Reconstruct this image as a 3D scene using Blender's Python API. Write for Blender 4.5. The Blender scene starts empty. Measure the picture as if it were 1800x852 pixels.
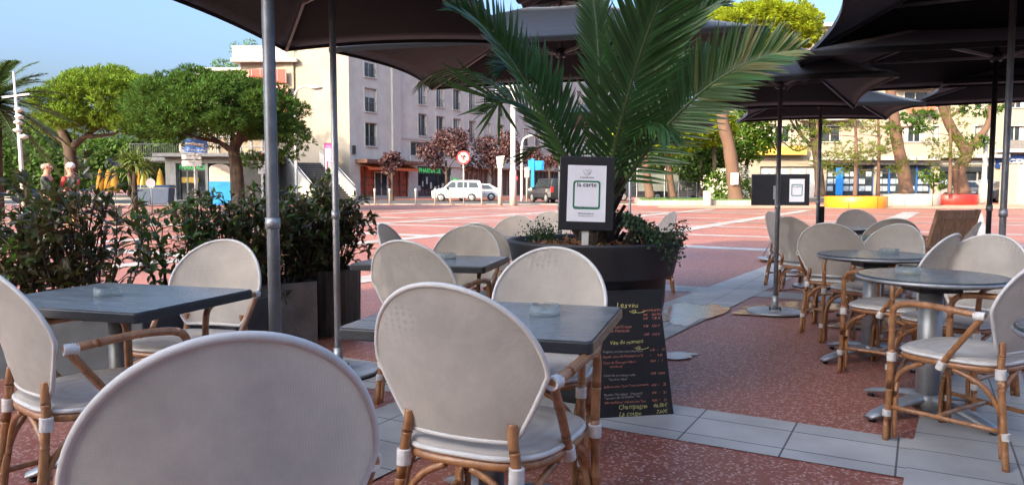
import bpy, bmesh, math, random
from math import sin, cos, pi, radians, tan, atan, atan2, sqrt, hypot
from mathutils import Vector, Matrix

# ------------------------------------------------------------------ camera, sky, sun, exposure
SC = bpy.context.scene
COL = SC.collection
F = 1300.0; CX, CY = 900.0, 426.0; HOR = 332.0; EYE = 1.19
PITCH = atan((CY - HOR) / F)
cam_d = bpy.data.cameras.new('camera'); cam = bpy.data.objects.new('camera', cam_d); COL.objects.link(cam)
cam_d.sensor_width = 36.0; cam_d.lens = 36.0 * F / 1800.0
cam_d.clip_start = 0.05; cam_d.clip_end = 2000
cam.location = (0, 0, EYE); cam.rotation_euler = (pi / 2 - PITCH, 0, 0)
SC.camera = cam

SUN_EL = radians(26); TRAVEL = radians(40)          # light travels towards this compass angle (from +Y to +X)
world = bpy.data.worlds.new('World'); SC.world = world; world.use_nodes = True
nt = world.node_tree; nt.nodes.clear()
wo = nt.nodes.new('ShaderNodeOutputWorld'); wb = nt.nodes.new('ShaderNodeBackground'); sky = nt.nodes.new('ShaderNodeTexSky')
sky.sky_type = 'NISHITA'; sky.sun_disc = False; sky.sun_elevation = SUN_EL; sky.sun_rotation = TRAVEL + pi
sky.altitude = 0; sky.air_density = 1.0; sky.dust_density = 8.0; sky.ozone_density = 5.0
wb.inputs['Strength'].default_value = 0.118
nt.links.new(sky.outputs[0], wb.inputs[0]); nt.links.new(wb.outputs[0], wo.inputs[0])
sun_d = bpy.data.lights.new('sun', 'SUN'); sun = bpy.data.objects.new('sun', sun_d); COL.objects.link(sun)
sun_d.energy = 2.0; sun_d.angle = radians(0.5); sun_d.color = (1.0, 0.76, 0.47)
_dir = Vector((sin(TRAVEL) * cos(SUN_EL), cos(TRAVEL) * cos(SUN_EL), -sin(SUN_EL)))
sun.rotation_euler = _dir.to_track_quat('-Z', 'Y').to_euler(); sun.location = (-20, -20, 40)
vs = SC.view_settings; vs.view_transform = 'Standard'; vs.look = 'None'; vs.gamma = 1.0; vs.use_curve_mapping = False
vs.exposure = 2.25
SC.render.engine = 'CYCLES'
try:
    SC.cycles.use_denoising = True; SC.cycles.denoiser = 'OPENIMAGEDENOISE'
except Exception:
    pass
SC.cycles.max_bounces = 8; SC.cycles.transparent_max_bounces = 12
SC.cycles.sample_clamp_indirect = 6.0; SC.cycles.caustics_reflective = False; SC.cycles.caustics_refractive = False

RND = random.Random(7)
def U(a, b): return RND.uniform(a, b)

# ------------------------------------------------------------------ where things stand
def gz(y):                                          # the square rises very slightly towards the street
    return 0.0 if y < 12 else 0.007 * (min(y, 75.0) - 12)
def X(px, y, z=0.6):                                # world x of a photo column at distance y
    return (px - CX) / F * (y * cos(PITCH) + (EYE - z) * sin(PITCH))
def Z(py, y):                                       # world height of a photo row at distance y
    v = (CY - py) / F
    return EYE + y * (-sin(PITCH) + v * cos(PITCH)) / (cos(PITCH) + v * sin(PITCH))
def at(px, y, z=None):
    z = gz(y) if z is None else z
    return Vector((X(px, y, z), y, z))
def m2(px_len, y): return px_len * y / F            # metres covered by that many photo pixels at distance y
UA = radians(29.0)
UX = Vector((cos(UA), -sin(UA), 0)); VX = Vector((sin(UA), cos(UA), 0))   # the paving grid

# ------------------------------------------------------------------ mesh builder
class MB:
    def __init__(s): s.v = []; s.f = []; s.m = []; s.sm = []
    def add(s, vs_, fs, mi=0, smooth=False):
        o = len(s.v); s.v += [tuple(p) for p in vs_]
        for f in fs: s.f.append(tuple(i + o for i in f)); s.m.append(mi); s.sm.append(smooth)
        return s
    def box(s, x0, x1, y0, y1, z0, z1, mi=0):
        return s.add([(x0,y0,z0),(x1,y0,z0),(x1,y1,z0),(x0,y1,z0),(x0,y0,z1),(x1,y0,z1),(x1,y1,z1),(x0,y1,z1)],
                     [(3,2,1,0),(4,5,6,7),(0,1,5,4),(1,2,6,5),(2,3,7,6),(3,0,4,7)], mi)
    def beam(s, a, b, w, h, mi=0):
        a, b = Vector(a), Vector(b); d = (b - a).normalized()
        up = Vector((0,0,1)) if abs(d.z) < .95 else Vector((0,1,0))
        r = d.cross(up).normalized() * w / 2; u = r.cross(d).normalized() * h / 2
        return s.add([a-r-u, a+r-u, a+r+u, a-r+u, b-r-u, b+r-u, b+r+u, b-r+u],
                     [(3,2,1,0),(4,5,6,7),(0,1,5,4),(1,2,6,5),(2,3,7,6),(3,0,4,7)], mi)
    def tube(s, pts, r, n=8, mi=0, caps=True, closed=False):
        pts = [Vector(p) for p in pts]; N = len(pts)
        rr = r if isinstance(r, (list, tuple)) else [r] * N
        o = len(s.v); prev = None
        for i, p in enumerate(pts):
            if closed: d = pts[(i+1) % N] - pts[i-1]
            else: d = pts[min(i+1, N-1)] - pts[max(i-1, 0)]
            d = d.normalized() if d.length > 1e-9 else Vector((0,0,1))
            if prev is None:
                up = Vector((0,0,1)) if abs(d.z) < .9 else Vector((1,0,0))
                a = d.cross(up).normalized()
            else:
                a = prev - d * prev.dot(d)
                a = a.normalized() if a.length > 1e-6 else d.orthogonal().normalized()
            prev = a; b = d.cross(a)
            for k in range(n):
                t = 2 * pi * k / n; s.v.append(tuple(p + (a * cos(t) + b * sin(t)) * rr[i]))
        M = N if closed else N - 1
        for i in range(M):
            j = (i + 1) % N
            for k in range(n):
                s.f.append((o+i*n+k, o+i*n+(k+1) % n, o+j*n+(k+1) % n, o+j*n+k)); s.m.append(mi); s.sm.append(True)
        if caps and not closed:
            s.f.append(tuple(o + k for k in range(n))[::-1]); s.m.append(mi); s.sm.append(False)
            s.f.append(tuple(o + (N-1)*n + k for k in range(n))); s.m.append(mi); s.sm.append(False)
        return s
    def lathe(s, prof, c=(0,0,0), n=24, mi=0, sx=1.0, sy=1.0):
        o = len(s.v)
        for r, z in prof:
            for k in range(n):
                t = 2*pi*k/n; s.v.append((c[0]+r*cos(t)*sx, c[1]+r*sin(t)*sy, c[2]+z))
        for i in range(len(prof)-1):
            for k in range(n):
                s.f.append((o+i*n+k, o+i*n+(k+1) % n, o+(i+1)*n+(k+1) % n, o+(i+1)*n+k)); s.m.append(mi); s.sm.append(True)
        if prof[0][0] > 1e-4: s.f.append(tuple(o+k for k in range(n))[::-1]); s.m.append(mi); s.sm.append(False)
        if prof[-1][0] > 1e-4: s.f.append(tuple(o+(len(prof)-1)*n+k for k in range(n))); s.m.append(mi); s.sm.append(False)
        return s
    def prism(s, poly, z0, z1, mi=0, plane='xy'):
        n = len(poly)
        def q(a, b, c):
            return (a, b, c) if plane == 'xy' else ((a, c, b) if plane == 'xz' else (c, a, b))
        return s.add([q(a, b, z0) for a, b in poly] + [q(a, b, z1) for a, b in poly],
              [tuple(range(n))[::-1], tuple(range(n, 2*n))] + [(i, (i+1) % n, n+(i+1) % n, n+i) for i in range(n)], mi)
    def sphere(s, c, r, n=12, m=8, sc=(1,1,1), mi=0):
        o = len(s.v)
        for i in range(m+1):
            a = -pi/2 + pi*i/m
            for k in range(n):
                t = 2*pi*k/n; s.v.append((c[0]+r*cos(a)*cos(t)*sc[0], c[1]+r*cos(a)*sin(t)*sc[1], c[2]+r*sin(a)*sc[2]))
        for i in range(m):
            for k in range(n):
                s.f.append((o+i*n+k, o+i*n+(k+1) % n, o+(i+1)*n+(k+1) % n, o+(i+1)*n+k)); s.m.append(mi); s.sm.append(True)
        return s
    def build(s, name, mats, parent=None, bevel=0, seg=2, flat=False, weld=False):
        me = bpy.data.meshes.new(name); me.from_pydata(s.v, [], s.f)
        mats = mats if isinstance(mats, (list, tuple)) else [mats]
        for m in mats: me.materials.append(m)
        me.polygons.foreach_set('material_index', s.m)
        me.polygons.foreach_set('use_smooth', [False]*len(s.f) if flat else s.sm)
        me.update()
        o = bpy.data.objects.new(name, me); COL.objects.link(o)
        if parent is not None: o.parent = parent
        if bevel:
            b = o.modifiers.new('bevel', 'BEVEL'); b.width = bevel; b.segments = seg; b.limit_method = 'ANGLE'; b.angle_limit = radians(40)
        return o

def tag(o, label=None, cat=None, group=None, kind=None):
    if label: o['label'] = label
    if cat: o['category'] = cat
    if group: o['group'] = group
    if kind: o['kind'] = kind
    return o
def thing(name, label, cat, loc=(0,0,0), rz=0.0, group=None):
    o = bpy.data.objects.new(name, None); COL.objects.link(o)
    o.location = loc; o.rotation_euler = (0, 0, rz); o.empty_display_size = .1
    return tag(o, label, cat, group)
def dup(root, loc, rz, label=None, group=None, scale=None):
    r = root.copy(); COL.objects.link(r); r.location = loc; r.rotation_euler = (0, 0, rz)
    if scale: r.scale = scale
    if label: r['label'] = label
    if group: r['group'] = group
    for ch in list(root.children):
        c = ch.copy(); COL.objects.link(c); c.parent = r
        for g in list(ch.children):
            d = g.copy(); COL.objects.link(d); d.parent = c
    return r
def az(deg): return -radians(deg)                   # a thing whose front is +Y, turned to a compass angle

# ------------------------------------------------------------------ materials
MATS = {}
def mat(name, col, rough=.6, metal=0.0, var=.12, vscale=6.0, bump=0.0, bscale=40.0, stretch=None, spec=.5,
        emit=None, estr=0.0, coat=0.0, trans=None, tfac=.3, island=0.0, alpha=1.0, col2=None, rvar=0.0):
    if name in MATS: return MATS[name]
    m = bpy.data.materials.new(name); m.use_nodes = True; N = m.node_tree; L = N.links
    p = N.nodes['Principled BSDF']; out = N.nodes['Material Output']
    p.inputs['Roughness'].default_value = rough; p.inputs['Metallic'].default_value = metal
    p.inputs['Specular IOR Level'].default_value = spec; p.inputs['Coat Weight'].default_value = coat
    tc = N.nodes.new('ShaderNodeTexCoord'); mp = N.nodes.new('ShaderNodeMapping'); L.new(tc.outputs['Object'], mp.inputs[0])
    if stretch: mp.inputs['Scale'].default_value = stretch
    nz = N.nodes.new('ShaderNodeTexNoise'); nz.inputs['Scale'].default_value = vscale; nz.inputs['Detail'].default_value = 6
    nz.inputs['Roughness'].default_value = .65
    L.new(mp.outputs[0], nz.inputs['Vector'])
    cr = N.nodes.new('ShaderNodeMix'); cr.data_type = 'RGBA'
    c = Vector(col[:3]); d = Vector(col2[:3]) if col2 else c * (1 - 2 * var)
    hi = c if col2 else c * (1 + var)
    cr.inputs['A'].default_value = (*[max(0, x) for x in d], 1); cr.inputs['B'].default_value = (*[min(1, x) for x in hi], 1)
    rmp = N.nodes.new('ShaderNodeMapRange'); rmp.inputs[1].default_value = .32; rmp.inputs[2].default_value = .68
    L.new(nz.outputs['Fac'], rmp.inputs[0]); L.new(rmp.outputs[0], cr.inputs['Factor'])
    src = cr.outputs['Result']
    if island:
        g = N.nodes.new('ShaderNodeNewGeometry'); hs = N.nodes.new('ShaderNodeHueSaturation')
        mr = N.nodes.new('ShaderNodeMapRange'); mr.inputs[3].default_value = 1 - island; mr.inputs[4].default_value = 1 + island
        L.new(g.outputs['Random Per Island'], mr.inputs[0]); L.new(mr.outputs[0], hs.inputs['Value']); L.new(src, hs.inputs['Color'])
        mh = N.nodes.new('ShaderNodeMapRange'); mh.inputs[3].default_value = .48; mh.inputs[4].default_value = .52
        L.new(g.outputs['Random Per Island'], mh.inputs[0]); L.new(mh.outputs[0], hs.inputs['Hue'])
        src = hs.outputs[0]
    L.new(src, p.inputs['Base Color'])
    if rvar:
        mr = N.nodes.new('ShaderNodeMapRange'); mr.inputs[3].default_value = max(.02, rough - rvar); mr.inputs[4].default_value = min(1, rough + rvar)
        L.new(nz.outputs['Fac'], mr.inputs[0]); L.new(mr.outputs[0], p.inputs['Roughness'])
    if bump:
        nb = N.nodes.new('ShaderNodeTexNoise'); nb.inputs['Scale'].default_value = bscale; nb.inputs['Detail'].default_value = 4
        L.new(mp.outputs[0], nb.inputs['Vector'])
        bp = N.nodes.new('ShaderNodeBump'); bp.inputs['Strength'].default_value = bump; bp.inputs['Distance'].default_value = .01
        L.new(nb.outputs['Fac'], bp.inputs['Height']); L.new(bp.outputs[0], p.inputs['Normal'])
    if emit: p.inputs['Emission Color'].default_value = (*emit, 1); p.inputs['Emission Strength'].default_value = estr
    sh = p.outputs[0]
    if trans:
        t = N.nodes.new('ShaderNodeBsdfTranslucent'); t.inputs[0].default_value = (*trans, 1)
        mx = N.nodes.new('ShaderNodeMixShader'); mx.inputs[0].default_value = tfac
        L.new(sh, mx.inputs[1]); L.new(t.outputs[0], mx.inputs[2]); sh = mx.outputs[0]
    if alpha < 1:
        t = N.nodes.new('ShaderNodeBsdfTransparent'); mx = N.nodes.new('ShaderNodeMixShader'); mx.inputs[0].default_value = alpha
        L.new(t.outputs[0], mx.inputs[1]); L.new(sh, mx.inputs[2]); sh = mx.outputs[0]
    L.new(sh, out.inputs[0])
    MATS[name] = m
    return m

def glass(name, col=(.92,.96,.96)):
    m = bpy.data.materials.new(name); m.use_nodes = True; N = m.node_tree; L = N.links; out = N.nodes['Material Output']; p = N.nodes['Principled BSDF']
    p.inputs['Base Color'].default_value = (.36, .40, .42, 1); p.inputs['Roughness'].default_value = .06; p.inputs['Specular IOR Level'].default_value = .9
    t = N.nodes.new('ShaderNodeBsdfTransparent'); t.inputs[0].default_value = (*col, 1)
    lw = N.nodes.new('ShaderNodeLayerWeight'); lw.inputs[0].default_value = .35
    mr = N.nodes.new('ShaderNodeMapRange'); mr.inputs[3].default_value = .06; mr.inputs[4].default_value = .85; L.new(lw.outputs['Facing'], mr.inputs[0])
    mx = N.nodes.new('ShaderNodeMixShader'); L.new(mr.outputs[0], mx.inputs[0]); L.new(t.outputs[0], mx.inputs[1]); L.new(p.outputs[0], mx.inputs[2]); L.new(mx.outputs[0], out.inputs[0])
    return m

def paving_material():
    m = bpy.data.materials.new('red_terrazzo'); m.use_nodes = True; N = m.node_tree; L = N.links; p = N.nodes['Principled BSDF']
    tc = N.nodes.new('ShaderNodeTexCoord')
    vo = N.nodes.new('ShaderNodeTexVoronoi'); vo.inputs['Scale'].default_value = 54; L.new(tc.outputs['Object'], vo.inputs['Vector'])
    wn = N.nodes.new('ShaderNodeSeparateColor'); L.new(vo.outputs['Color'], wn.inputs[0])
    d = N.nodes.new('ShaderNodeMath'); d.operation = 'LESS_THAN'; d.inputs[1].default_value = .34; L.new(vo.outputs['Distance'], d.inputs[0])
    k = N.nodes.new('ShaderNodeMath'); k.operation = 'GREATER_THAN'; k.inputs[1].default_value = .58; L.new(wn.outputs[0], k.inputs[0])
    chip = N.nodes.new('ShaderNodeMath'); chip.operation = 'MULTIPLY'; L.new(d.outputs[0], chip.inputs[0]); L.new(k.outputs[0], chip.inputs[1])
    # second, finer chips
    v2 = N.nodes.new('ShaderNodeTexVoronoi'); v2.inputs['Scale'].default_value = 75; L.new(tc.outputs['Object'], v2.inputs['Vector'])
    s2 = N.nodes.new('ShaderNodeSeparateColor'); L.new(v2.outputs['Color'], s2.inputs[0])
    k2 = N.nodes.new('ShaderNodeMath'); k2.operation = 'GREATER_THAN'; k2.inputs[1].default_value = .80; L.new(s2.outputs[1], k2.inputs[0])
    big = N.nodes.new('ShaderNodeTexNoise'); big.inputs['Scale'].default_value = .55; big.inputs['Detail'].default_value = 8; big.inputs['Roughness'].default_value = .7
    L.new(tc.outputs['Object'], big.inputs['Vector'])
    base = N.nodes.new('ShaderNodeMix'); base.data_type = 'RGBA'
    base.inputs['A'].default_value = (.205, .052, .034, 1); base.inputs['B'].default_value = (.37, .138, .088, 1)
    mr = N.nodes.new('ShaderNodeMapRange'); mr.inputs[1].default_value = .3; mr.inputs[2].default_value = .7; L.new(big.outputs['Fac'], mr.inputs[0])
    L.new(mr.outputs[0], base.inputs['Factor'])
    c1 = N.nodes.new('ShaderNodeMix'); c1.data_type = 'RGBA'; c1.inputs['B'].default_value = (.58, .39, .30, 1)
    f1 = N.nodes.new('ShaderNodeMath'); f1.operation = 'MULTIPLY'; f1.inputs[1].default_value = .9; L.new(chip.outputs[0], f1.inputs[0])
    L.new(f1.outputs[0], c1.inputs['Factor']); L.new(base.outputs['Result'], c1.inputs['A'])
    c2 = N.nodes.new('ShaderNodeMix'); c2.data_type = 'RGBA'; c2.inputs['B'].default_value = (.50, .27, .22, 1)
    f2 = N.nodes.new('ShaderNodeMath'); f2.operation = 'MULTIPLY'; f2.inputs[1].default_value = .6; L.new(k2.outputs[0], f2.inputs[0])
    L.new(f2.outputs[0], c2.inputs['Factor']); L.new(c1.outputs['Result'], c2.inputs['A'])
    L.new(c2.outputs['Result'], p.inputs['Base Color'])
    r = N.nodes.new('ShaderNodeMapRange'); r.inputs[3].default_value = .28; r.inputs[4].default_value = .72; L.new(big.outputs['Fac'], r.inputs[0]); L.new(r.outputs[0], p.inputs['Roughness'])
    bn = N.nodes.new('ShaderNodeTexNoise'); bn.inputs['Scale'].default_value = 120; L.new(tc.outputs['Object'], bn.inputs['Vector'])
    bp = N.nodes.new('ShaderNodeBump'); bp.inputs['Strength'].default_value = .25; bp.inputs['Distance'].default_value = .004
    L.new(bn.outputs['Fac'], bp.inputs['Height']); L.new(bp.outputs[0], p.inputs['Normal'])
    return m

def tile_material():
    m = bpy.data.materials.new('pale_tiles'); m.use_nodes = True; N = m.node_tree; L = N.links; p = N.nodes['Principled BSDF']
    tc = N.nodes.new('ShaderNodeTexCoord'); mp = N.nodes.new('ShaderNodeMapping'); mp.inputs['Rotation'].default_value = (0, 0, UA)
    mp.inputs['Location'].default_value = (.06, .03, 0)
    L.new(tc.outputs['Object'], mp.inputs[0])
    br = N.nodes.new('ShaderNodeTexBrick'); br.offset = 0; br.inputs['Scale'].default_value = 1.0
    br.inputs['Color1'].default_value = (.50, .475, .44, 1); br.inputs['Color2'].default_value = (.43, .415, .39, 1); br.inputs['Mortar'].default_value = (.13, .12, .11, 1)
    br.inputs['Mortar Size'].default_value = .005; br.inputs['Brick Width'].default_value = .46; br.inputs['Row Height'].default_value = .272; br.inputs['Mortar Smooth'].default_value = .2
    L.new(mp.outputs[0], br.inputs['Vector'])
    nz = N.nodes.new('ShaderNodeTexNoise'); nz.inputs['Scale'].default_value = 2.2; nz.inputs['Detail'].default_value = 8; L.new(tc.outputs['Object'], nz.inputs['Vector'])
    mx = N.nodes.new('ShaderNodeMix'); mx.data_type = 'RGBA'; mx.blend_type = 'MULTIPLY'; mx.inputs['Factor'].default_value = 1
    cr = N.nodes.new('ShaderNodeMapRange'); cr.inputs[1].default_value = .25; cr.inputs[2].default_value = .75; cr.inputs[3].default_value = .62; cr.inputs[4].default_value = 1.10
    L.new(nz.outputs['Fac'], cr.inputs[0]); L.new(br.outputs[0], mx.inputs['A']); L.new(cr.outputs[0], mx.inputs['B'])
    L.new(mx.outputs['Result'], p.inputs['Base Color']); p.inputs['Roughness'].default_value = .5
    bp = N.nodes.new('ShaderNodeBump'); bp.inputs['Strength'].default_value = .3; bp.inputs['Distance'].default_value = .003; bp.invert = True
    L.new(br.outputs['Fac'], bp.inputs['Height']); L.new(bp.outputs[0], p.inputs['Normal'])
    return m

def weave_material(name, col, alpha=.93, light_spots=False):
    m = bpy.data.materials.new(name); m.use_nodes = True; N = m.node_tree; L = N.links; p = N.nodes['Principled BSDF']; out = N.nodes['Material Output']
    tc = N.nodes.new('ShaderNodeTexCoord'); mp = N.nodes.new('ShaderNodeMapping'); L.new(tc.outputs['Object'], mp.inputs[0])
    w1 = N.nodes.new('ShaderNodeTexWave'); w1.bands_direction = 'X'; w1.inputs['Scale'].default_value = 110
    w2 = N.nodes.new('ShaderNodeTexWave'); w2.bands_direction = 'Z'; w2.inputs['Scale'].default_value = 110
    for w in (w1, w2): L.new(mp.outputs[0], w.inputs['Vector']); w.inputs['Distortion'].default_value = .3
    a = N.nodes.new('ShaderNodeMath'); a.operation = 'ADD'; L.new(w1.outputs['Fac'], a.inputs[0]); L.new(w2.outputs['Fac'], a.inputs[1])
    nz = N.nodes.new('ShaderNodeTexNoise'); nz.inputs['Scale'].default_value = 6; nz.inputs['Detail'].default_value = 9; nz.inputs['Roughness'].default_value = .72
    oi = N.nodes.new('ShaderNodeObjectInfo'); ad = N.nodes.new('ShaderNodeVectorMath'); ad.operation = 'ADD'
    sc = N.nodes.new('ShaderNodeVectorMath'); sc.operation = 'SCALE'; sc.inputs['Scale'].default_value = 9
    L.new(oi.outputs['Random'], sc.inputs[0]); L.new(mp.outputs[0], ad.inputs[0]); L.new(sc.outputs[0], ad.inputs[1]); L.new(ad.outputs[0], nz.inputs['Vector'])
    mx = N.nodes.new('ShaderNodeMix'); mx.data_type = 'RGBA'; c = Vector(col)
    mx.inputs['A'].default_value = (*(c * .80), 1); mx.inputs['B'].default_value = (*(c * 1.08), 1)
    rm = N.nodes.new('ShaderNodeMapRange'); rm.inputs[1].default_value = .36; rm.inputs[2].default_value = .62
    L.new(nz.outputs['Fac'], rm.inputs[0])
    L.new(rm.outputs[0], mx.inputs['Factor'])
    dk = N.nodes.new('ShaderNodeMix'); dk.data_type = 'RGBA'; dk.blend_type = 'MULTIPLY'; dk.inputs['Factor'].default_value = .42
    wr = N.nodes.new('ShaderNodeMapRange'); wr.inputs[1].default_value = 0; wr.inputs[2].default_value = 1.3; wr.inputs[3].default_value = .45; wr.inputs[4].default_value = 1
    L.new(a.outputs[0], wr.inputs[0]); L.new(mx.outputs['Result'], dk.inputs['A']); L.new(wr.outputs[0], dk.inputs['B'])
    L.new(dk.outputs['Result'], p.inputs['Base Color']); p.inputs['Roughness'].default_value = .62
    bp = N.nodes.new('ShaderNodeBump'); bp.inputs['Strength'].default_value = .5; bp.inputs['Distance'].default_value = .002
    L.new(a.outputs[0], bp.inputs['Height']); L.new(bp.outputs[0], p.inputs['Normal'])
    t = N.nodes.new('ShaderNodeBsdfTranslucent'); t.inputs[0].default_value = (*(c * .9), 1)
    m1 = N.nodes.new('ShaderNodeMixShader'); m1.inputs[0].default_value = .42; L.new(p.outputs[0], m1.inputs[1]); L.new(t.outputs[0], m1.inputs[2])
    tr = N.nodes.new('ShaderNodeBsdfTransparent'); m2_ = N.nodes.new('ShaderNodeMixShader'); m2_.inputs[0].default_value = alpha
    if light_spots:                                        # light spots of a see-through mesh, painted as paler, more translucent patches
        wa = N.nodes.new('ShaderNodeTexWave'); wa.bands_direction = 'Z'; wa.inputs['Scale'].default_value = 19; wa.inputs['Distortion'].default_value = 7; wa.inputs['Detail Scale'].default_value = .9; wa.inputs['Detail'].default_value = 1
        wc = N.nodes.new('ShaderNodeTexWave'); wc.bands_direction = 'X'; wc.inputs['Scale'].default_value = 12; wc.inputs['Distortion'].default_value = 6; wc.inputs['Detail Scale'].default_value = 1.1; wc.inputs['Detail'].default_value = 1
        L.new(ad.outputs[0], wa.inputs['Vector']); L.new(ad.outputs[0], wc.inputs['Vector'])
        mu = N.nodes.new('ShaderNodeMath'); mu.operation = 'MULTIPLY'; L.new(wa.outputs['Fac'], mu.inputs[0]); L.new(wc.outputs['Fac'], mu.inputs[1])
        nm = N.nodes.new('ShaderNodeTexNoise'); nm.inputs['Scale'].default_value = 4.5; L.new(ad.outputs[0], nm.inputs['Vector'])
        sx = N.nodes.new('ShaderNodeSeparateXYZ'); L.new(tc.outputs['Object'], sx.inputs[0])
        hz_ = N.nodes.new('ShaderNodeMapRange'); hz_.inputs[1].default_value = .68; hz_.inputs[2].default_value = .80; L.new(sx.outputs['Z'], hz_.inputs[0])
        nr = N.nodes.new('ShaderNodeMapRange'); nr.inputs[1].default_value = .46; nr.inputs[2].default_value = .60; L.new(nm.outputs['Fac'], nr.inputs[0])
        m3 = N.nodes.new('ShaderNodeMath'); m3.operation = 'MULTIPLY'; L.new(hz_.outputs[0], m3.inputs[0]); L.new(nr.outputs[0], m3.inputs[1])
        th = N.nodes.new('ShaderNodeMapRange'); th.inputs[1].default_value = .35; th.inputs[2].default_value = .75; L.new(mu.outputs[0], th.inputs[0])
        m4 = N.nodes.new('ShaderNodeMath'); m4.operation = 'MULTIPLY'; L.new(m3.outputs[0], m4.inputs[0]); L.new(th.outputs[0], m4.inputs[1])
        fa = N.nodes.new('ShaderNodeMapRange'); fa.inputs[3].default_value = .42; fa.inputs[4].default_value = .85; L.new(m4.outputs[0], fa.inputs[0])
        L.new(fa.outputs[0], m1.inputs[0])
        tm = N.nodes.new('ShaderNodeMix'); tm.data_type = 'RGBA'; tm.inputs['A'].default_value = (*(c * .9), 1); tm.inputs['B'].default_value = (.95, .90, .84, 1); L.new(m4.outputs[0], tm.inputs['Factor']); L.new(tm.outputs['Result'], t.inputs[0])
    L.new(tr.outputs[0], m2_.inputs[1]); L.new(m1.outputs[0], m2_.inputs[2]); L.new(m2_.outputs[0], out.inputs[0])
    return m

def bamboo_material():
    m = mat('rattan_cane', (.46, .215, .085), .33, var=.1, vscale=3, col2=(.21, .085, .032), coat=.35, stretch=(9, 9, 5), rvar=.08, bump=.15, bscale=30)
    return m
M_TERR = paving_material(); M_TILE = tile_material()
M_WEAVE = weave_material('seat_mesh_fabric', (.86, .79, .695), .96, True); M_SEAT = weave_material('seat_pad_fabric', (.84, .77, .68), 1.0)
M_CANE = bamboo_material(); M_WEAVEP = weave_material('plain_mesh_fabric', (.88, .835, .755), .97)
M_PIPE = mat('piping_cord', (.64, .62, .585), .6, var=.05, vscale=20, bump=.08, bscale=300)
M_CORD = mat('white_cord', (.74, .71, .67), .5, var=.12, vscale=30, bump=.2, bscale=200)
M_TOP = mat('table_laminate', (.215, .225, .23), .24, var=.25, vscale=4, stretch=(1.0, 16, 1), col2=(.07, .076, .082), rvar=.09, bump=.06, bscale=60)
M_EDGE = mat('table_edge', (.045, .05, .055), .42, vscale=8, stretch=(3, 3, 20), col2=(.018, .02, .022))
M_EDGEW = mat('worn_table_edge', (.36, .24, .14), .5, vscale=8, stretch=(2, 2, 20), col2=(.15, .10, .07))
M_ALU = mat('brushed_metal', (.40, .41, .42), .46, metal=.65, var=.1, vscale=12, rvar=.08)
M_POST = mat('grey_painted_metal', (.20, .21, .22), .42, metal=.4, var=.15, vscale=9)
M_PLATE = mat('galvanised_plate', (.50, .51, .52), .38, metal=.6, var=.2, vscale=7, rvar=.1)
M_DARKM = mat('dark_metal', (.05, .05, .055), .4, metal=.5)
M_BLACK = mat('black_plastic', (.012, .012, .014), .45, var=.2)
M_CAN = mat('canopy_cloth', (.012, .0115, .0125), .9, var=.10, vscale=3, trans=(.075, .038, .03), tfac=.12, bump=.25, bscale=9)
_p = M_CAN.node_tree.nodes['Principled BSDF']; _p.inputs['Sheen Weight'].default_value = .48; _p.inputs['Sheen Roughness'].default_value = .32; _p.inputs['Sheen Tint'].default_value = (.80, .88, 1, 1)
M_RIB = mat('parasol_rib', (.26, .255, .26), .45, metal=.3)
M_WHITE = mat('white_paint', (.52, .505, .47), .45, var=.06)
M_GLASS = glass('clear_glass')
M_WIN = mat('window_glass', (.035, .045, .055), .06, var=.3, vscale=.6, spec=.7)
# ------------------------------------------------------------------ the square, road, lawn
gb = MB()
xs = [-400, -60, -20, 0, 20, 60, 400]; ys = [-60, -8, 0, 12, 30, 75, 150, 700]
for y in ys:
    for x in xs: gb.v.append((x, y, gz(y)))
for j in range(len(ys)-1):
    for i in range(len(xs)-1):
        a = j*len(xs)+i; gb.f.append((a, a+1, a+1+len(xs), a+len(xs))); gb.m.append(0); gb.sm.append(False)
tag(gb.build('ground', M_TERR), kind='structure')

def strip(mb, a, b, w, dz=.004, step=2.0):           # a paving strip that follows the ground
    a, b = Vector(a), Vector(b); d = (b - a); L = d.length; d.normalize(); n = Vector((-d.y, d.x, 0)) * w / 2
    k = max(1, int(L / step)); o = len(mb.v)
    for i in range(k+1):
        for s_ in (-1, 1):
            q = a + d * (L * i / k) + n * s_; mb.v.append((q.x, q.y, gz(q.y) + dz))
    for i in range(k):
        mb.f.append((o+2*i+1, o+2*i, o+2*i+2, o+2*i+3)); mb.m.append(0); mb.sm.append(False)
def uv(u, v): p = UX * u + VX * v; return (p.x, p.y, 0)
ub = MB(); vb = MB()
for v, w in ((3.66, .55), (8.66, .50), (14.85, .55), (18.4, .36), (22.3, .36), (27.5, .36), (32.5, .36), (-1.3, .5)):
    strip(ub, uv(-42, v), uv(34, v), w)
for u, w in ((.24, .50), (-2.18, .66), (4.4, .5), (7.6, .5), (-6.6, .5), (-11.0, .5), (-16, .5), (-21, .5), (12, .5)):
    p0_ = UX*u + VX*3.66; V2 = Vector((sin(radians(32)), cos(radians(32)), 0)); strip(vb, p0_ - V2*12, p0_ + V2*34, w, .008)
tag(ub.build('paving_bands', M_TILE), kind='structure'); tag(vb.build('cross_paving_bands', M_TILE), kind='structure')
# diagonal pale lines seen in the far half of the square
M_LINE = mat('pale_paving', (.38, .32, .27), .6, var=.15, vscale=2)
lb = MB()
for (a, b) in (((-16, 22), (26, 41)), ((-24, 27), (4, 45)), ((-14, 36), (24, 30)), ((-20, 24.5), (20, 24))): strip(lb, (*a, 0), (*b, 0), .42, .012)
tag(lb.build('diagonal_paving_lines', M_LINE), kind='structure')

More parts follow.
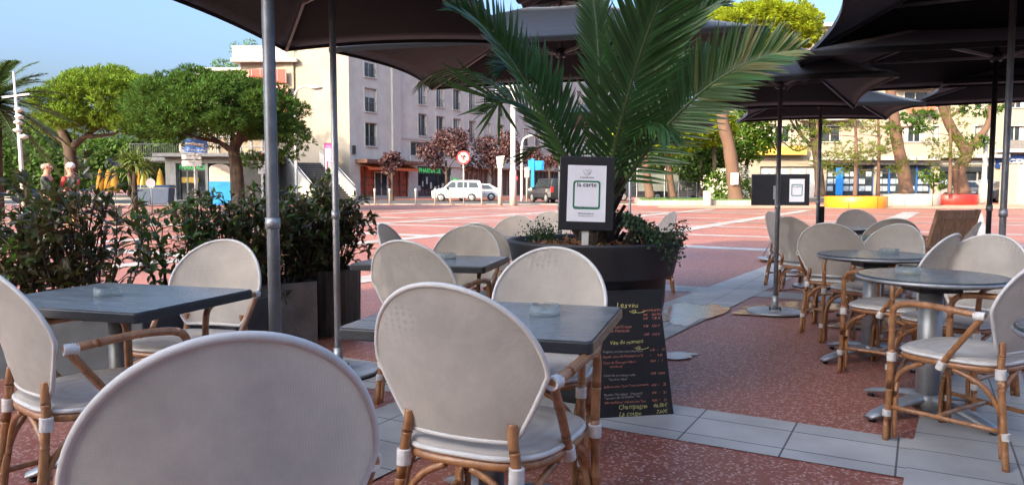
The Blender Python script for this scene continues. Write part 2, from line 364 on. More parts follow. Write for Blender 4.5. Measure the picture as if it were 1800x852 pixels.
M_ASPH = mat('asphalt', (.085, .083, .082), .85, var=.25, vscale=4, bump=.4, bscale=80)
M_KERB = mat('kerb_stone', (.34, .31, .27), .8, var=.15, vscale=3)
M_SAND = mat('sandy_paving', (.42, .29, .20), .8, var=.15, vscale=1.2)
M_GRASS = mat('lawn_grass', (.10, .20, .035), .9, var=.35, vscale=6, bump=.8, bscale=90)
def sheet(name, poly, dz, m, thick=0):
    mb = MB(); n = len(poly)
    if thick:
        mb.add([(x, y, gz(y) - .05) for x, y in poly] + [(x, y, gz(y) + dz) for x, y in poly],
               [tuple(range(n, 2*n))] + [(i, (i+1) % n, n+(i+1) % n, n+i) for i in range(n)])
    else:
        mb.add([(x, y, gz(y) + dz) for x, y in poly], [tuple(range(n))])
    return tag(mb.build(name, m), kind='structure')
sheet('road', [(-60, 45.5), (8.5, 45.5), (40, 70), (120, 150), (40, 150), (0, 95), (-18, 58.5), (-60, 58.5)], .016, M_ASPH)
sheet('kerb', [(-60, 45.0), (8.5, 45.0), (8.5, 45.5), (-60, 45.5)], .05, M_KERB, 1)
sheet('pavement', [(-60, 58.6), (-17.8, 58.6), (0.4, 95.1), (-10, 100), (-60, 75)], .13, M_KERB, 1)
sheet('sandy_path', [(7.5, 38.2), (60, 34.5), (60, 46.5), (9, 45)], .016, M_SAND)
sheet('lawn_edge', [(7.4, 43.6), (15.6, 43.2), (17.6, 44.2), (17.6, 50), (8.6, 52)], .30, M_KERB, 1)
sheet('lawn', [(7.7, 43.9), (15.5, 43.5), (17.3, 44.5), (17.3, 49.7), (8.8, 51.7)], .33, M_GRASS, 1)
sheet('street', [(8.6, 52.2), (60, 47.0), (90, 62.5), (13, 63)], .02, M_ASPH)

# wet patches left from washing the terrace
M_WET = mat('wet_floor', (.36, .185, .13), .20, var=.12, vscale=2, spec=.6, rvar=.08)
def puddle(c, rx, ry, rot, seed, lab=None):
    r = random.Random(seed); mb = MB(); pts = []
    ph = [r.uniform(0, 6.28) for _ in range(5)]
    for i in range(96):
        t = 2*pi*i/96; k = 1 + .20*sin(2*t+ph[0]) + .17*sin(3*t+ph[1]) + .10*sin(5*t+ph[2]) + .06*sin(9*t+ph[3]) + .035*sin(16*t+ph[4])
        x, y = rx*k*cos(t), ry*k*sin(t); pts.append((c[0]+x*cos(rot)-y*sin(rot), c[1]+x*sin(rot)+y*cos(rot), .0125))
    mb.add(pts, [tuple(range(96))])
    return tag(mb.build('puddle', M_WET), kind='structure')
puddle((2.85, 7.3), .60, .36, .3, 3); puddle((1.72, 7.0), .22, .75, -.45, 8); puddle((3.2, 6.35), .40, .34, .2, 5); puddle((1.12, 5.2), .22, .09, -.2, 6)

# ------------------------------------------------------------------ rattan armchair (front is +Y)
def smooth_path(pts, n=6):
    P_ = [Vector(p) for p in pts]; out = []
    for i in range(len(P_)-1):
        p0 = P_[max(i-1, 0)]; p1 = P_[i]; p2 = P_[i+1]; p3 = P_[min(i+2, len(P_)-1)]
        for k in range(n):
            t = k / n
            out.append(.5*((2*p1) + (-p0+p2)*t + (2*p0-5*p1+4*p2-p3)*t*t + (-p0+3*p1-3*p2+p3)*t**3))
    out.append(P_[-1]); return out
def cane(pts, r, n=5, sides=8):
    ps = smooth_path(pts, n); L = 0; rr = []; last = ps[0]
    # knots: resample so that the joints of the cane show as slight rings
    out = [ps[0]]; rad = [r]; acc = 0; nxt = .05 + (hash(tuple(round(c, 3) for c in ps[0])) % 7) * .012
    for p in ps[1:]:
        seg = (p - last).length
        while acc + seg > nxt and seg > 1e-6:
            q = last.lerp(p, (nxt - acc) / seg)
            dv = (p - last).normalized()
            out += [q - dv*.005, q, q + dv*.005]; rad += [r, r*1.13, r]; nxt += .135
        acc += seg; out.append(p); rad.append(r); last = p
    return MB().tube(out, rad, sides)
def back_pt(sx, t, off=0.0):                          # sx -1..1 across, t 0..1 up
    wa = .155 + (.262-.155) * min(1, t/.45)**.8 if t < .45 else .262 * sqrt(max(0, 1 - ((t-.45)/.55)**2))
    x = sx * wa
    return Vector((x, -.225 - .115*t + .85*x*x + off, .485 + .432*t))
def make_chair(label):
    c = thing('rattan_chair', label, 'chair')
    # seat
    out = []
    for i in range(40):
        t = 2*pi*i/40; k = 3.2; ct, st = cos(t), sin(t)
        x = .232*abs(ct)**(2/k)*(1 if ct > 0 else -1); y = .232*abs(st)**(2/k)*(1 if st > 0 else -1)
        out.append((x*(1.03 + .10*y/.23*.5), y + .005))
    s = MB(); rings = [(1, .436), (1.0, .452), (.96, .459), (.7, .455), (.35, .450)]
    o = 0
    for sc, z in rings: s.v += [(x*sc, y*sc, z) for x, y in out]
    n = 40
    for i in range(len(rings)-1):
        for k in range(n): s.f.append((i*n+k, i*n+(k+1) % n, (i+1)*n+(k+1) % n, (i+1)*n+k)); s.m.append(0); s.sm.append(True)
    s.f.append(tuple(4*n+k for k in range(n))); s.m.append(0); s.sm.append(True)
    s.f.append(tuple(k for k in range(n))[::-1]); s.m.append(0); s.sm.append(False)
    seat = s.build('seat', M_SEAT, c)
    MB().tube([(x*1.01, y*1.01, .441) for x, y in out], .0085, 6, closed=True).build('piping', M_PIPE, seat)
    MB().tube([(x*.97, y*.97, .418) for x, y in out], .0155, 8, closed=True).build('seat_frame', M_CANE, c)
    # back panel: a curved sheet with thickness
    b = MB(); nx, nz_ = 16, 26
    for off in (0, .006):
        for j in range(nz_+1):
            for i in range(nx+1): b.v.append(tuple(back_pt(-1 + 2*i/nx, min(.9998, 1-(1-j/nz_)**1.35), off)))
    st = (nx+1)*(nz_+1)
    for side in (0, 1):
        for j in range(nz_):
            for i in range(nx):
                q = [side*st + j*(nx+1)+i, side*st + j*(nx+1)+i+1, side*st + (j+1)*(nx+1)+i+1, side*st + (j+1)*(nx+1)+i]
                b.f.append(tuple(q if side == 0 else q[::-1])); b.m.append(0); b.sm.append(True)
    bp = b.build('back_panel', M_WEAVE, c)
    ring = [back_pt(1, t/24, .003) for t in range(24)] + [back_pt(0, 1, .003)] + [back_pt(-1, t/24, .003) for t in range(23, -1, -1)]
    # densify near the top where the curve is steep
    top = [back_pt(1, .45 + .55*sin(a*pi/2/18), .003) for a in range(1, 18)]
    ring = [back_pt(1, .45*t/10, .003) for t in range(11)] + top + [back_pt(0, 1, .003)] + [Vector((-p.x, p.y, p.z)) for p in reversed(top)] + [back_pt(-1, .45*t/10, .003) for t in range(10, -1, -1)]
    base = [back_pt(1 - 2*k/8, 0, .003) for k in range(7, 0, -1)]
    MB().tube(ring + base, .0080, 8, closed=True).build('piping', M_PIPE, bp)
    for sx in (-1, 1):
        cane([(sx*.205, -.275, 0), (sx*.195, -.25, .2), (sx*.175, -.222, .42), (sx*.163, -.218, .50), (sx*.160, -.212, .54)], .0152).build('rear_leg', M_CANE, c)
        cane([(sx*.252, .232, 0), (sx*.246, .226, .2), (sx*.244, .222, .44)], .0152).build('front_leg', M_CANE, c)
        cane([(sx*.244, .222, .43), (sx*.248, .222, .57), (sx*.252, .212, .632), (sx*.258, .165, .662), (sx*.268, .04, .672), (sx*.273, -.09, .665), (sx*.262, -.195, .655)], .0148).build('armrest', M_CANE, c)
        cane([(sx*.264, -.185, .655), (sx*.256, -.10, .54), (sx*.245, -.02, .43), (sx*.242, .0, .395)], .0138).build('arm_strut', M_CANE, c)
        cane([(sx*.222, .236, .01), (sx*.218, .232, .20), (sx*.222, .19, .33), (sx*.228, .08, .40)], .0115).build('side_brace', M_CANE, c)
        cane([(sx*.185, -.262, .01), (sx*.18, -.235, .22), (sx*.2, -.17, .34), (sx*.225, -.05, .40)], .0115).build('side_brace', M_CANE, c)
        cane([(sx*.232, .20, .02), (sx*.225, .205, .24), (sx*.17, .215, .345), (sx*.07, .22, .402)], .0110).build('front_brace', M_CANE, c)
        cane([(sx*.196, -.25, .05), (sx*.172, -.225, .27), (sx*.12, -.222, .36), (sx*.04, -.222, .405)], .0110).build('rear_brace', M_CANE, c)
        cane([(sx*.24, .215, .165), (sx*.215, 0, .165), (sx*.19, -.24, .165)], .0110, 3).build('side_stretcher', M_CANE, c)
        def wrap(p, d, L=.034, r=.0195):
            d = Vector(d).normalized(); p = Vector(p); k = 13; r *= .90
            pts = [p + d*(L*(i/k-.5)) for i in range(k+1)]
            MB().tube(pts, [r if i % 2 else r*1.10 for i in range(k+1)], 10).build('cord_wrap', M_CORD, c)
        wrap((sx*.243, .222, .405), (0, 0, 1), .04, .0225); wrap((sx*.25, .230, .135), (0, 0, 1), .03, .0215)
        wrap((sx*.176, -.222, .405), (0, .05, 1), .045, .0225); wrap((sx*.265, -.172, .655), (.1*sx, 1, -.05), .045, .0200)
        wrap((sx*.243, -.01, .41), (0, -.4, 1), .04, .021); wrap((sx*.196, -.262, .15), (0, .1, 1), .03, .0205)
    cane([(-.215, .02, .165), (0, .02, .17), (.215, .02, .165)], .0105, 3).build('cross_stretcher', M_CANE, c)
    return c

CHG = 'rattan armchairs on the café terrace'
chair0 = make_chair('large chair back filling the bottom left foreground, nearest to the camera')
chair0['group'] = CHG
chair0.location = (-.558, 1.385, 0); chair0.rotation_euler = (0, 0, az(-26)); chair0.scale = (.925, 1.0, 1.06)
def chair(x, y, a, label, sc=1.0): return dup(chair0, (x, y, gz(y)), az(a), label, CHG, (sc, sc, sc))
chair(-.055, 2.235, 25, 'armchair seen from behind in the centre, pushed under the table with the wide cut-out ashtray', 1.025)
chair(-1.54, 2.69, 39, 'armchair cut by the left picture edge, arm reaching towards the left table', 1.02)
chair(-1.60, 3.62, 192, 'armchair facing the camera across the left table, in front of the hedge')
chair(.10, 3.10, 197, 'armchair facing the camera across the central table, in front of the big black pot')
chair(-.45, 4.20, 24, 'armchair seen from behind at the middle table, right of the thin parasol pole')
chair(-.40, 5.17, 196, 'armchair facing the camera behind the ashtray of the middle table')
chair(-.13, 6.15, 28, 'armchair seen from behind, half hidden behind the middle table\'s far chair')
chair(-.05, 7.15, 200, 'pale armchair facing the camera left of the pot, farthest of the middle row')
chair(-.68, 5.65, 100, 'armchair seen edge-on at the left end of the middle table')
chair(1.56, 8.6, 262, 'armchair peeping out right of the ivy in the big black pot')
chair(.36, 8.5, 200, 'armchair almost hidden behind the little flowers left of the black menu sign')
chair(2.11, 3.37, -31, 'armchair at the right edge, its back beside the nearest round table')
chair(2.56, 4.22, -118, 'armchair behind the nearest round table, facing left')
chair(2.47, 4.72, -40, 'armchair seen from behind between the two large round tables')
chair(2.72, 5.56, -118, 'armchair behind the second round table, facing left towards its ashtray')
chair(2.72, 6.15, 38, 'armchair seen from behind left of the second round table, with spotted mesh highlights')
chair(2.98, 7.35, 62, 'armchair turned right, behind the leftmost chair of the right-hand group')
chair(3.42, 8.9, 80, 'armchair seen edge-on beside the far parasol base')
chair(4.42, 9.35, 192, 'sunlit pale armchair facing the camera behind the far small table')
chair(3.58, 7.1, 12, 'armchair seen from behind, just beyond the small dark-footed table')
chair(3.50, 6.15, -62, 'armchair peeping out between the wooden chair and a rattan back')

for ch_ in chair0.children:                           # the nearest chair's mesh carries no painted light spots
    if ch_.name.startswith('back_panel'): ch_.material_slots[0].link = 'OBJECT'; ch_.material_slots[0].material = M_WEAVEP
# ------------------------------------------------------------------ tables
TG = 'café tables of the terrace'
def rounded_rect(w, d, r, n=5):
    pts = []
    for cx, cy, a0 in ((w/2-r, d/2-r, 0), (-w/2+r, d/2-r, pi/2), (-w/2+r, -d/2+r, pi), (w/2-r, -d/2+r, 3*pi/2)):
        for k in range(n+1):
            a = a0 + pi/2*k/n; pts.append((cx+r*cos(a), cy+r*sin(a)))
    return pts
def curved_feet(root, n, R, a0=.6):
    for k in range(n):
        a = a0 + 2*pi*k/n; d = Vector((cos(a), sin(a), 0)); s_ = Vector((-sin(a), cos(a), 0)); mb = MB()
        prof = [(.03, .092, .042, .055), (.12, .088, .044, .044), (.24, .066, .044, .038), (R-.05, .040, .040, .034), (R, .026, .028, .022)]
        o = 0
        for r, z, w, h in prof:
            for q in range(8):
                t = 2*pi*q/8; p = d*r + s_*(w*cos(t)) + Vector((0, 0, z + h/2*sin(t))); mb.v.append(tuple(p))
        for i in range(4):
            for q in range(8): mb.f.append((i*8+q, i*8+(q+1) % 8, (i+1)*8+(q+1) % 8, (i+1)*8+q)); mb.m.append(0); mb.sm.append(True)
        mb.f.append(tuple(32+q for q in range(8))); mb.m.append(0); mb.sm.append(True)
        leg = mb.build('foot', M_ALU, root)
        MB().lathe([(.018, 0), (.018, .012), (.012, .016)], tuple(d*(R-.03)), 10).build('foot_pad', M_BLACK, leg)
def square_table(x, y, a, label, w=.84, d=.68, worn=False):
    t = thing('square_table', label, 'table', (x, y, gz(y)), az(a), TG)
    mb = MB(); pr = rounded_rect(w, d, .018)
    mb.prism(pr, .700, .738); tp = mb.build('table_top', [M_EDGE], t, .005)
    for f in tp.data.polygons: pass
    MB().prism(rounded_rect(w-.010, d-.010, .016), .7385, .7405).build('top_laminate', M_TOP, tp)
    if worn: MB().box(w/2-.002, w/2+.0025, -d/2+.02, d/2-.02, .703, .735).build('worn_edge', M_EDGEW, tp)
    MB().lathe([(.046, .075), (.046, .69)], n=20).build('pedestal', M_POST, t)
    MB().box(-.16, .16, -.03, .03, .672, .698).build('top_bracket', M_DARKM, t)
    MB().lathe([(.062, .045), (.062, .10), (.046, .115)], n=20).build('base_hub', M_ALU, t)
    curved_feet(t, 4, .36, pi/4)
    return t
square_table(-1.665, 3.105, 17, 'dark square table on the left with a glass ashtray on it')
square_table(-.075, 2.595, 16, 'central square table with a worn wooden right edge, beside the chalkboard', worn=True)
square_table(-.50, 4.68, 12, 'square table in the middle distance, between facing chairs left of the pot', worn=True)
square_table(.22, 6.65, 20, 'table mostly hidden behind the big black pot')
def round_table(x, y, label, r=.36, feet=True, a0=.5):
    t = thing('round_table', label, 'table', (x, y, gz(y)), 0, TG)
    tp = MB().lathe([(r-.03, .706), (r-.004, .712), (r, .722), (r, .734), (r-.004, .739)], n=56).build('table_top', M_EDGE, t)
    MB().lathe([(r-.006, .7392), (r-.009, .7412)], n=56).build('top_laminate', M_TOP, tp)
    MB().lathe([(r+.001, .716), (r+.0045, .719), (r+.0045, .729), (r+.001, .732)], n=56).build('rim_strip', M_ALU, tp)
    MB().lathe([(.058, .08), (.058, .685)], n=24).build('pedestal', M_ALU, t)
    MB().box(-.11, .11, -.10, .10, .655, .705).build('top_bracket', M_BLACK, t, .01)
    MB().lathe([(.075, .04), (.075, .10), (.058, .115)], n=24).build('base_hub', M_ALU, t)
    curved_feet(t, 4, .40, a0)
    return t
round_table(2.20, 3.85, 'round table nearest on the right, with the tall glass ashtray', a0=.35)
round_table(2.50, 5.10, 'second round table from the front on the right, with an ashtray near its middle', a0=.3)
round_table(1.99, 2.27, 'table edge cut off by the right picture border')
round_table(3.24, 6.55, 'small round table with a dark foot, third from the front on the right', .33)
tf = square_table(3.92, 8.45, -20, 'far square table in front of the sunlit pale chair', .66, .62)

AG = 'glass ashtrays on the tables'
def ashtray(x, y, label, r=.056, h=.036):
    z = gz(y) + .7416
    t = thing('ashtray', label, 'ashtray', (x, y, z), U(0, 1), AG)
    mb = MB(); n = 32
    prof = [(r*.96, 0), (r, .004), (r, h), (r*.86, h), (r*.82, .012), (r*.80, .009), (0.0001, .008)]
    o = 0
    for i, (rr, zz) in enumerate(prof):
        for k in range(n):
            t_ = 2*pi*k/n; zq = zz
            if i in (2, 3) and k % 8 in (0, 1): zq = h - .010
            mb.v.append((rr*cos(t_), rr*sin(t_), zq))
    for i in range(len(prof)-1):
        for k in range(n): mb.f.append((i*n+k, i*n+(k+1) % n, (i+1)*n+(k+1) % n, (i+1)*n+k)); mb.m.append(0); mb.sm.append(i in (1, 4))
    mb.f.append(tuple(range(n))[::-1]); mb.m.append(0); mb.sm.append(False)
    mb.build('glass_dish', M_GLASS, t)
    return t
ashtray(-1.705, 3.10, 'glass ashtray on the left square table')
ashtray(.118, 2.63, 'glass ashtray on the central square table')
ashtray(-.42, 4.78, 'glass ashtray on the middle square table', .058)
ashtray(2.10, 3.90, 'tall glass ashtray on the nearest round table', .060, .042)
ashtray(2.62, 5.12, 'glass ashtray on the second round table', .062)
ashtray(3.20, 6.62, 'glass ashtray on the small dark-footed round table')

# ------------------------------------------------------------------ parasols
UG = 'dark square parasols over the terrace'
def parasol(x, y, a, hw, hd, zc, label, rise=.50, pole_r=.021, plate=True, vent=False, pole_m=None, sleeve=False, concave=.085, plate_off=(0, 0)):
    g = gz(y); u = thing('parasol', label, 'parasol', (x, y, g), az(a), UG); zc -= g
    za = zc + rise
    C_ = [Vector((sx*hw, sy*hd, zc)) for sx, sy in ((1, 1), (1, -1), (-1, -1), (-1, 1))]; r = hypot(hw, hd)
    mb = MB(); NS, NT = 10, 14; ap = Vector((0, 0, za))
    s0 = .16 if vent else 0.0
    for k in range(4):
        a_, b_ = C_[k], C_[(k+1) % 4]; o = len(mb.v)
        for i in range(NS+1):
            s = s0 + (1-s0)*i/NS
            for j in range(NT+1):
                t = j/NT; q = a_.lerp(b_, t); cc = 4*t*(1-t)
                p = Vector((q.x, q.y, 0))*s*(1 - concave*cc*s)
                p.z = za + (zc - za)*(s**.93) - .035*cc*sin(pi*min(1, s)) * .8 + .02*cc*s
                mb.v.append(tuple(p))
        for i in range(NS):
            for j in range(NT):
                mb.f.append((o+i*(NT+1)+j, o+i*(NT+1)+j+1, o+(i+1)*(NT+1)+j+1, o+(i+1)*(NT+1)+j)); mb.m.append(0); mb.sm.append(True)
    can = mb.build('canopy', M_CAN, u)
    sol = can.modifiers.new('thick', 'SOLIDIFY'); sol.thickness = .004
    hem = MB()
    for k in range(4):
        a_, b_ = C_[k], C_[(k+1) % 4]; pts = []
        for j in range(NT+1):
            t = j/NT; q = a_.lerp(b_, t); cc = 4*t*(1-t); p = Vector((q.x, q.y, 0))*(1-concave*cc); p.z = zc + .02*cc - .012; pts.append(p)
        for p, q in zip(pts[:-1], pts[1:]): hem.beam(p, q, .006, .035)
    hem.build('hem', M_CAN, can)
    if vent:
        v = MB(); NT2 = 12
        for k in range(4):
            o = len(v.v); a_, b_ = C_[k]*.24, C_[(k+1) % 4]*.24
            for i in range(5):
                s = i/4
                for j in range(NT2+1):
                    t = j/NT2; q = a_.lerp(b_, t); p = Vector((q.x, q.y, 0))*s*(1-.05*4*t*(1-t)); p.z = za + .12 - .15*s + .012*sin(t*pi*4)*s; v.v.append(tuple(p))
            for i in range(4):
                for j in range(NT2): v.f.append((o+i*(NT2+1)+j, o+i*(NT2+1)+j+1, o+(i+1)*(NT2+1)+j+1, o+(i+1)*(NT2+1)+j)); v.m.append(0); v.sm.append(True)
        v.build('vent', M_CAN, can)
        MB().lathe([(.03, za+.115), (.03, za+.15), (.012, za+.17)], n=12).build('finial', M_WHITE, u)
    hz = zc + .10
    pm = pole_m or M_ALU
    pl = MB().tube([(0, 0, .02), (0, 0, 1.02), (0, 0, za-.02)], pole_r, 14).build('pole', pm, u)
    MB().lathe([(pole_r+.006, 0), (pole_r+.006, .05)], (0, 0, 1.0), 14).build('collar', M_ALU, pl)
    MB().lathe([(.042, -.04), (.052, -.02), (.052, .03), (.03, .045)], (0, 0, hz), 12).build('hub', M_DARKM, u)
    for k in range(4):
        d = C_[k]; rb = MB().beam(Vector((0, 0, za-.03)), Vector((d.x*.985, d.y*.985, zc-.022)), .022, .030).build('rib', M_RIB, u)
        f = .52; mid = Vector((d.x*f, d.y*f, za + (zc-za)*f - .045))
        MB().beam(Vector((d.x/r*.045, d.y/r*.045, hz)), mid, .018, .024).build('strut', M_RIB, rb)
    if plate:
        pt = MB().lathe([(.255, 0), (.258, .004), (.258, .014), (.250, .018)], (plate_off[0], plate_off[1], .010), 48).build('base_plate', M_PLATE, u)
        MB().lathe([(.27, 0), (.27, .012)], (plate_off[0], plate_off[1], 0), 48).build('rubber_ring', M_BLACK, pt)
        MB().box(-.06, .06, -.06, .06, .028, .036).build('pole_flange', M_PLATE, pt)
        for sx in (-1, 1):
            for sy in (-1, 1): MB().lathe([(.009, 0), (.009, .014), (.005, .022)], (sx*.047, sy*.047, .036), 6).build('bolt', M_DARKM, pt)
        MB().lathe([(pole_r+.008, .03), (pole_r+.008, .17)], n=14).build('pole_socket', M_ALU, u)
    if sleeve: MB().box(pole_r, pole_r+.05, -.025, .025, .45, .98).build('strap_sleeve', M_BLACK, u)
    return u
parasol(-1.125, 4.72, 9.5, .96, 1.30, 2.34, 'parasol on a slim pole left of centre, its dark underside filling the top left', rise=.50, concave=.07)
parasol(-1.165, 3.60, 17, .98, 1.0, 3.05, 'parasol on the thick grey pole at left, canopy above the picture', pole_r=.030, pole_m=M_POST)
parasol(.455, 7.0, 14, 1.73, 1.22, 2.35, 'wide parasol with a vented blue-grey top, right behind the palm', rise=.60, vent=True, pole_r=.02)
parasol(2.53, 7.05, 17, .80, 1.15, 2.07, 'parasol on the slim pole with the round steel plate in mid terrace', rise=.5, pole_m=M_POST)
parasol(3.70, 8.95, 14, .92, .85, 2.10, 'parasol with a black strap sleeve on its pole, beside the black board', rise=.42, pole_m=M_POST, sleeve=True)
parasol(3.36, 5.06, 18, 1.18, 1.2, 2.40, 'largest parasol at the upper right, nearest on that side', pole_m=M_POST)
parasol(4.16, 6.45, 17, 1.72, 1.28, 2.22, 'parasol just behind the nearest one at right, on the darker right-hand pole', pole_m=M_DARKM)
parasol(1.75, 11.0, 17, 1.15, 1.15, 2.20, 'small distant parasol, its right corner showing between palm and pine trunk', rise=.40)
parasol(6.0, 7.6, 17, 1.7, 1.1, 2.20, 'parasol at far right behind, only its dark far edge showing below the nearer ones', pole_m=M_POST)
# ------------------------------------------------------------------ big pot, palm, ivy, signs
POT = Vector((.475, 4.30, 0))
M_POT = mat('pot_resin', (.034, .034, .037), .45, var=.3, vscale=3, rvar=.12, stretch=(1, 1, .4), col2=(.014, .014, .016))
M_SOIL = mat('bark_mulch', (.30, .13, .055), .9, var=.3, vscale=14, island=.5)
M_EARTH = mat('dark_soil', (.05, .035, .025), .95)
pot = MB().lathe([(.30, 0), (.335, .10), (.41, .55), (.418, .695), (.455, .70), (.462, .715), (.492, .86), (.505, .885), (.505, .897), (.485, .900), (.475, .88), (.47, .80)], POT, 72).build('plant_pot', M_POT)
tag(pot, 'huge round black plant pot in the middle, holding the palm', 'plant pot')
MB().lathe([(.472, .800), (.3, .83), (0.001, .85)], POT, 32).build('soil', M_EARTH, pot)
mb = MB(); r = random.Random(2)
for i in range(420):
    a = r.uniform(0, 2*pi); q = .46*sqrt(r.random()); p = POT + Vector((q*cos(a), q*sin(a), .835 + .03*(1-q/.46) + r.uniform(0, .035)))
    d = Vector((r.uniform(-1, 1), r.uniform(-1, 1), r.uniform(-.35, .35))).normalized(); mb.beam(p - d*r.uniform(.015, .045), p + d*r.uniform(.015, .045), r.uniform(.008, .022), .004)
tag(mb.build('bark_chips', M_SOIL, pot), kind='stuff')

M_FROND = mat('palm_leaf', (.056, .138, .038), .32, var=.2, vscale=2, island=.35, trans=(.12, .26, .045), tfac=.28, spec=.5)
M_FRONDL = mat('palm_leaf_lit', (.23, .25, .085), .45, var=.25, vscale=3, island=.35, trans=(.30, .32, .09), tfac=.32)  # light on the right frond, painted as paler outer leaflets
M_RACH = mat('palm_midrib', (.095, .15, .045), .4, var=.2)
M_BOOT = mat('palm_trunk_fibre', (.045, .032, .022), .9, var=.4, vscale=20, bump=.8)
palm = thing('palm', 'lush potted palm with long dark green fronds, in the big black pot', 'palm', POT + Vector((.02, 0, .84)))
PB = POT + Vector((.02, 0, .84))
tr = MB()
tr.tube([(0, 0, -.03), (.0, 0, .12), (0, 0, .30)], [.13, .12, .06], 14)
rr = random.Random(4)
for i in range(30):
    a = i*2.4; z = .0 + .012*i; d = Vector((cos(a), sin(a), 0)); tr.beam(d*.10 + Vector((0, 0, z)), d*(.16) + Vector((0, 0, z+.10)), .05, .018)
tr.tube([(.17, -.06, -.02), (.21, -.08, .08), (.25, -.09, .17)], [.05, .045, .03], 9)
tr.build('trunk', M_BOOT, palm)
def frond(tip, mid, name='frond', n=46, ll=.42, droop=.05, mats=None, fan=.95, lift=.35, taper0=.16, seed=0, base=None, upn=None):
    """A feather leaf: midrib curve with two rows of narrow pointed leaflets (own coordinates relative to the palm's foot)."""
    r = random.Random(seed); b = Vector(base) if base else Vector((0, 0, .12)); t_ = Vector(tip) - PB; m = Vector(mid) - PB
    c = 2*m - .5*(b + t_)
    f = lambda t: b*(1-t)**2 + 2*c*t*(1-t) + t_*t*t
    pts = [f(i/20) for i in range(21)]
    rach = MB().tube(pts, [.013*(1-i/20)**.8 + .0022 for i in range(21)], 6).build(name, M_RACH, palm)
    mb = MB(); upv = Vector(upn) if upn else None
    for i in range(n):
        t = taper0 + (1-taper0)*(i/(n-1))**.93
        p = f(t); d = (f(min(1, t+.02)) - f(max(0, t-.02))).normalized()
        nrm = upv if upv else Vector((0, 0, 1))
        s_ = d.cross(nrm); s_ = s_.normalized() if s_.length > .05 else Vector((1, 0, 0)); nn = s_.cross(d).normalized()
        k = sin(pi*min(1, .16 + .84*(t-taper0)/(1-taper0)))**.55 if t < .98 else .35
        L0 = ll*max(.30, k)
        for sd in (-1, 1):
            L = L0*r.uniform(.88, 1.07); a = fan*(1 - .50*t) + r.uniform(-.06, .06)
            dv = (d*cos(a) + s_*sd*sin(a) + nn*(lift + r.uniform(-.07, .07))).normalized()
            w = .0090*(.75 + .5*k); wv = dv.cross(nn).normalized()*w
            g = Vector((0, 0, -1)); q = [p, p + dv*L*.28 + g*droop*L*.05, p + dv*L*.64 + g*droop*L*.35, p + dv*L + g*droop*L]
            fo = nn*w*.55
            lit_leaf = 1 if (mats and r.random() < mats*max(0, (t-.35))) else 0
            o = len(mb.v)
            mb.v += [tuple(q[0]-wv*.4), tuple(q[0]+wv*.4), tuple(q[1]-wv-fo*-1), tuple(q[1]), tuple(q[1]+wv+fo), tuple(q[2]-wv*.8+fo*.7), tuple(q[2]), tuple(q[2]+wv*.8+fo*.7), tuple(q[3])]
            for fc in ((0, 1, 3), (0, 3, 2), (1, 4, 3), (2, 3, 6, 5), (3, 4, 7, 6), (5, 6, 8), (6, 7, 8)):
                mb.f.append(tuple(x+o for x in fc)); mb.m.append(lit_leaf); mb.sm.append(True)
    mb.build('leaflets', [M_FROND, M_FRONDL], rach)
    return rach
def pp(px, py, y): return Vector((X(px, y, Z(py, y)), y, Z(py, y)))
frond(pp(800, 22, 4.05), pp(912, 128, 4.1), n=60, ll=.31, seed=1, upn=(.50, -.70, .50), fan=.95)
frond(pp(1205, -85, 3.75), pp(1118, 118, 3.95), n=70, ll=.42, seed=2, upn=(.30, -.93, .05), fan=1.0, lift=.12)
frond(pp(1398, 90, 3.95), pp(1215, 178, 4.1), n=62, ll=.35, seed=3, mats=1.1, upn=(.25, -.80, .55), fan=1.15, lift=.35)
frond(pp(1262, 10, 4.5), pp(1160, 110, 4.45), n=56, ll=.33, seed=4, upn=(-.35, -.85, .35), fan=.8)
frond(pp(1035, -30, 4.9), pp(1052, 110, 4.6), n=54, ll=.27, seed=5, upn=(-.2, -.95, .0), fan=.75)
frond(pp(745, 140, 4.9), pp(880, 158, 4.6), n=30, ll=.30, seed=7, upn=(.2, -.4, .9), fan=.9, droop=.5, lift=.0, taper0=.45)
frond(pp(1175, 235, 3.85), pp(1122, 243, 4.1), n=20, ll=.22, seed=11, upn=(.2, -.3, .93), fan=.8, droop=.7, lift=.0, taper0=.4)
frond(pp(1290, 120, 4.8), pp(1175, 165, 4.55), n=52, ll=.28, seed=12, upn=(.3, -.7, .65), fan=.9)
frond(pp(850, 200, 4.75), pp(945, 205, 4.5), n=30, ll=.28, seed=13, upn=(-.1, -.6, .8), fan=.9)
frond(pp(880, 128, 4.25), pp(960, 165, 4.28), n=56, ll=.30, seed=14, upn=(.3, -.6, .7), fan=.9)
frond(pp(920, 284, 4.45), pp(985, 268, 4.4), n=8, ll=.16, seed=15, taper0=.8)
# the bent older blades hanging left of the palm
hg = MB()
nb = pp(878, 178, 4.55) - PB
for (px, py) in ((748, 128), (762, 100), (775, 118), (792, 95), (757, 140), (832, 232), (836, 248), (876, 262), (903, 224), (915, 240), (800, 205)):
    e = pp(px, py, 4.6) - PB; d = (e - nb); w = Vector((d.z, 0, -d.x)).normalized()*.011; m_ = nb + d*.55
    hg.add([nb-w*.4, nb+w*.4, m_+w*.9, e, m_-w*.9], [(0, 1, 2, 4), (4, 2, 3)])
hgo = MB().tube([Vector((-.05, .05, .15)), pp(960, 215, 4.45)-PB, pp(912, 186, 4.5)-PB, nb], [.010, .008, .006, .004], 6).build('frond', M_RACH, palm)
hg.build('leaflets', [M_FROND], hgo)

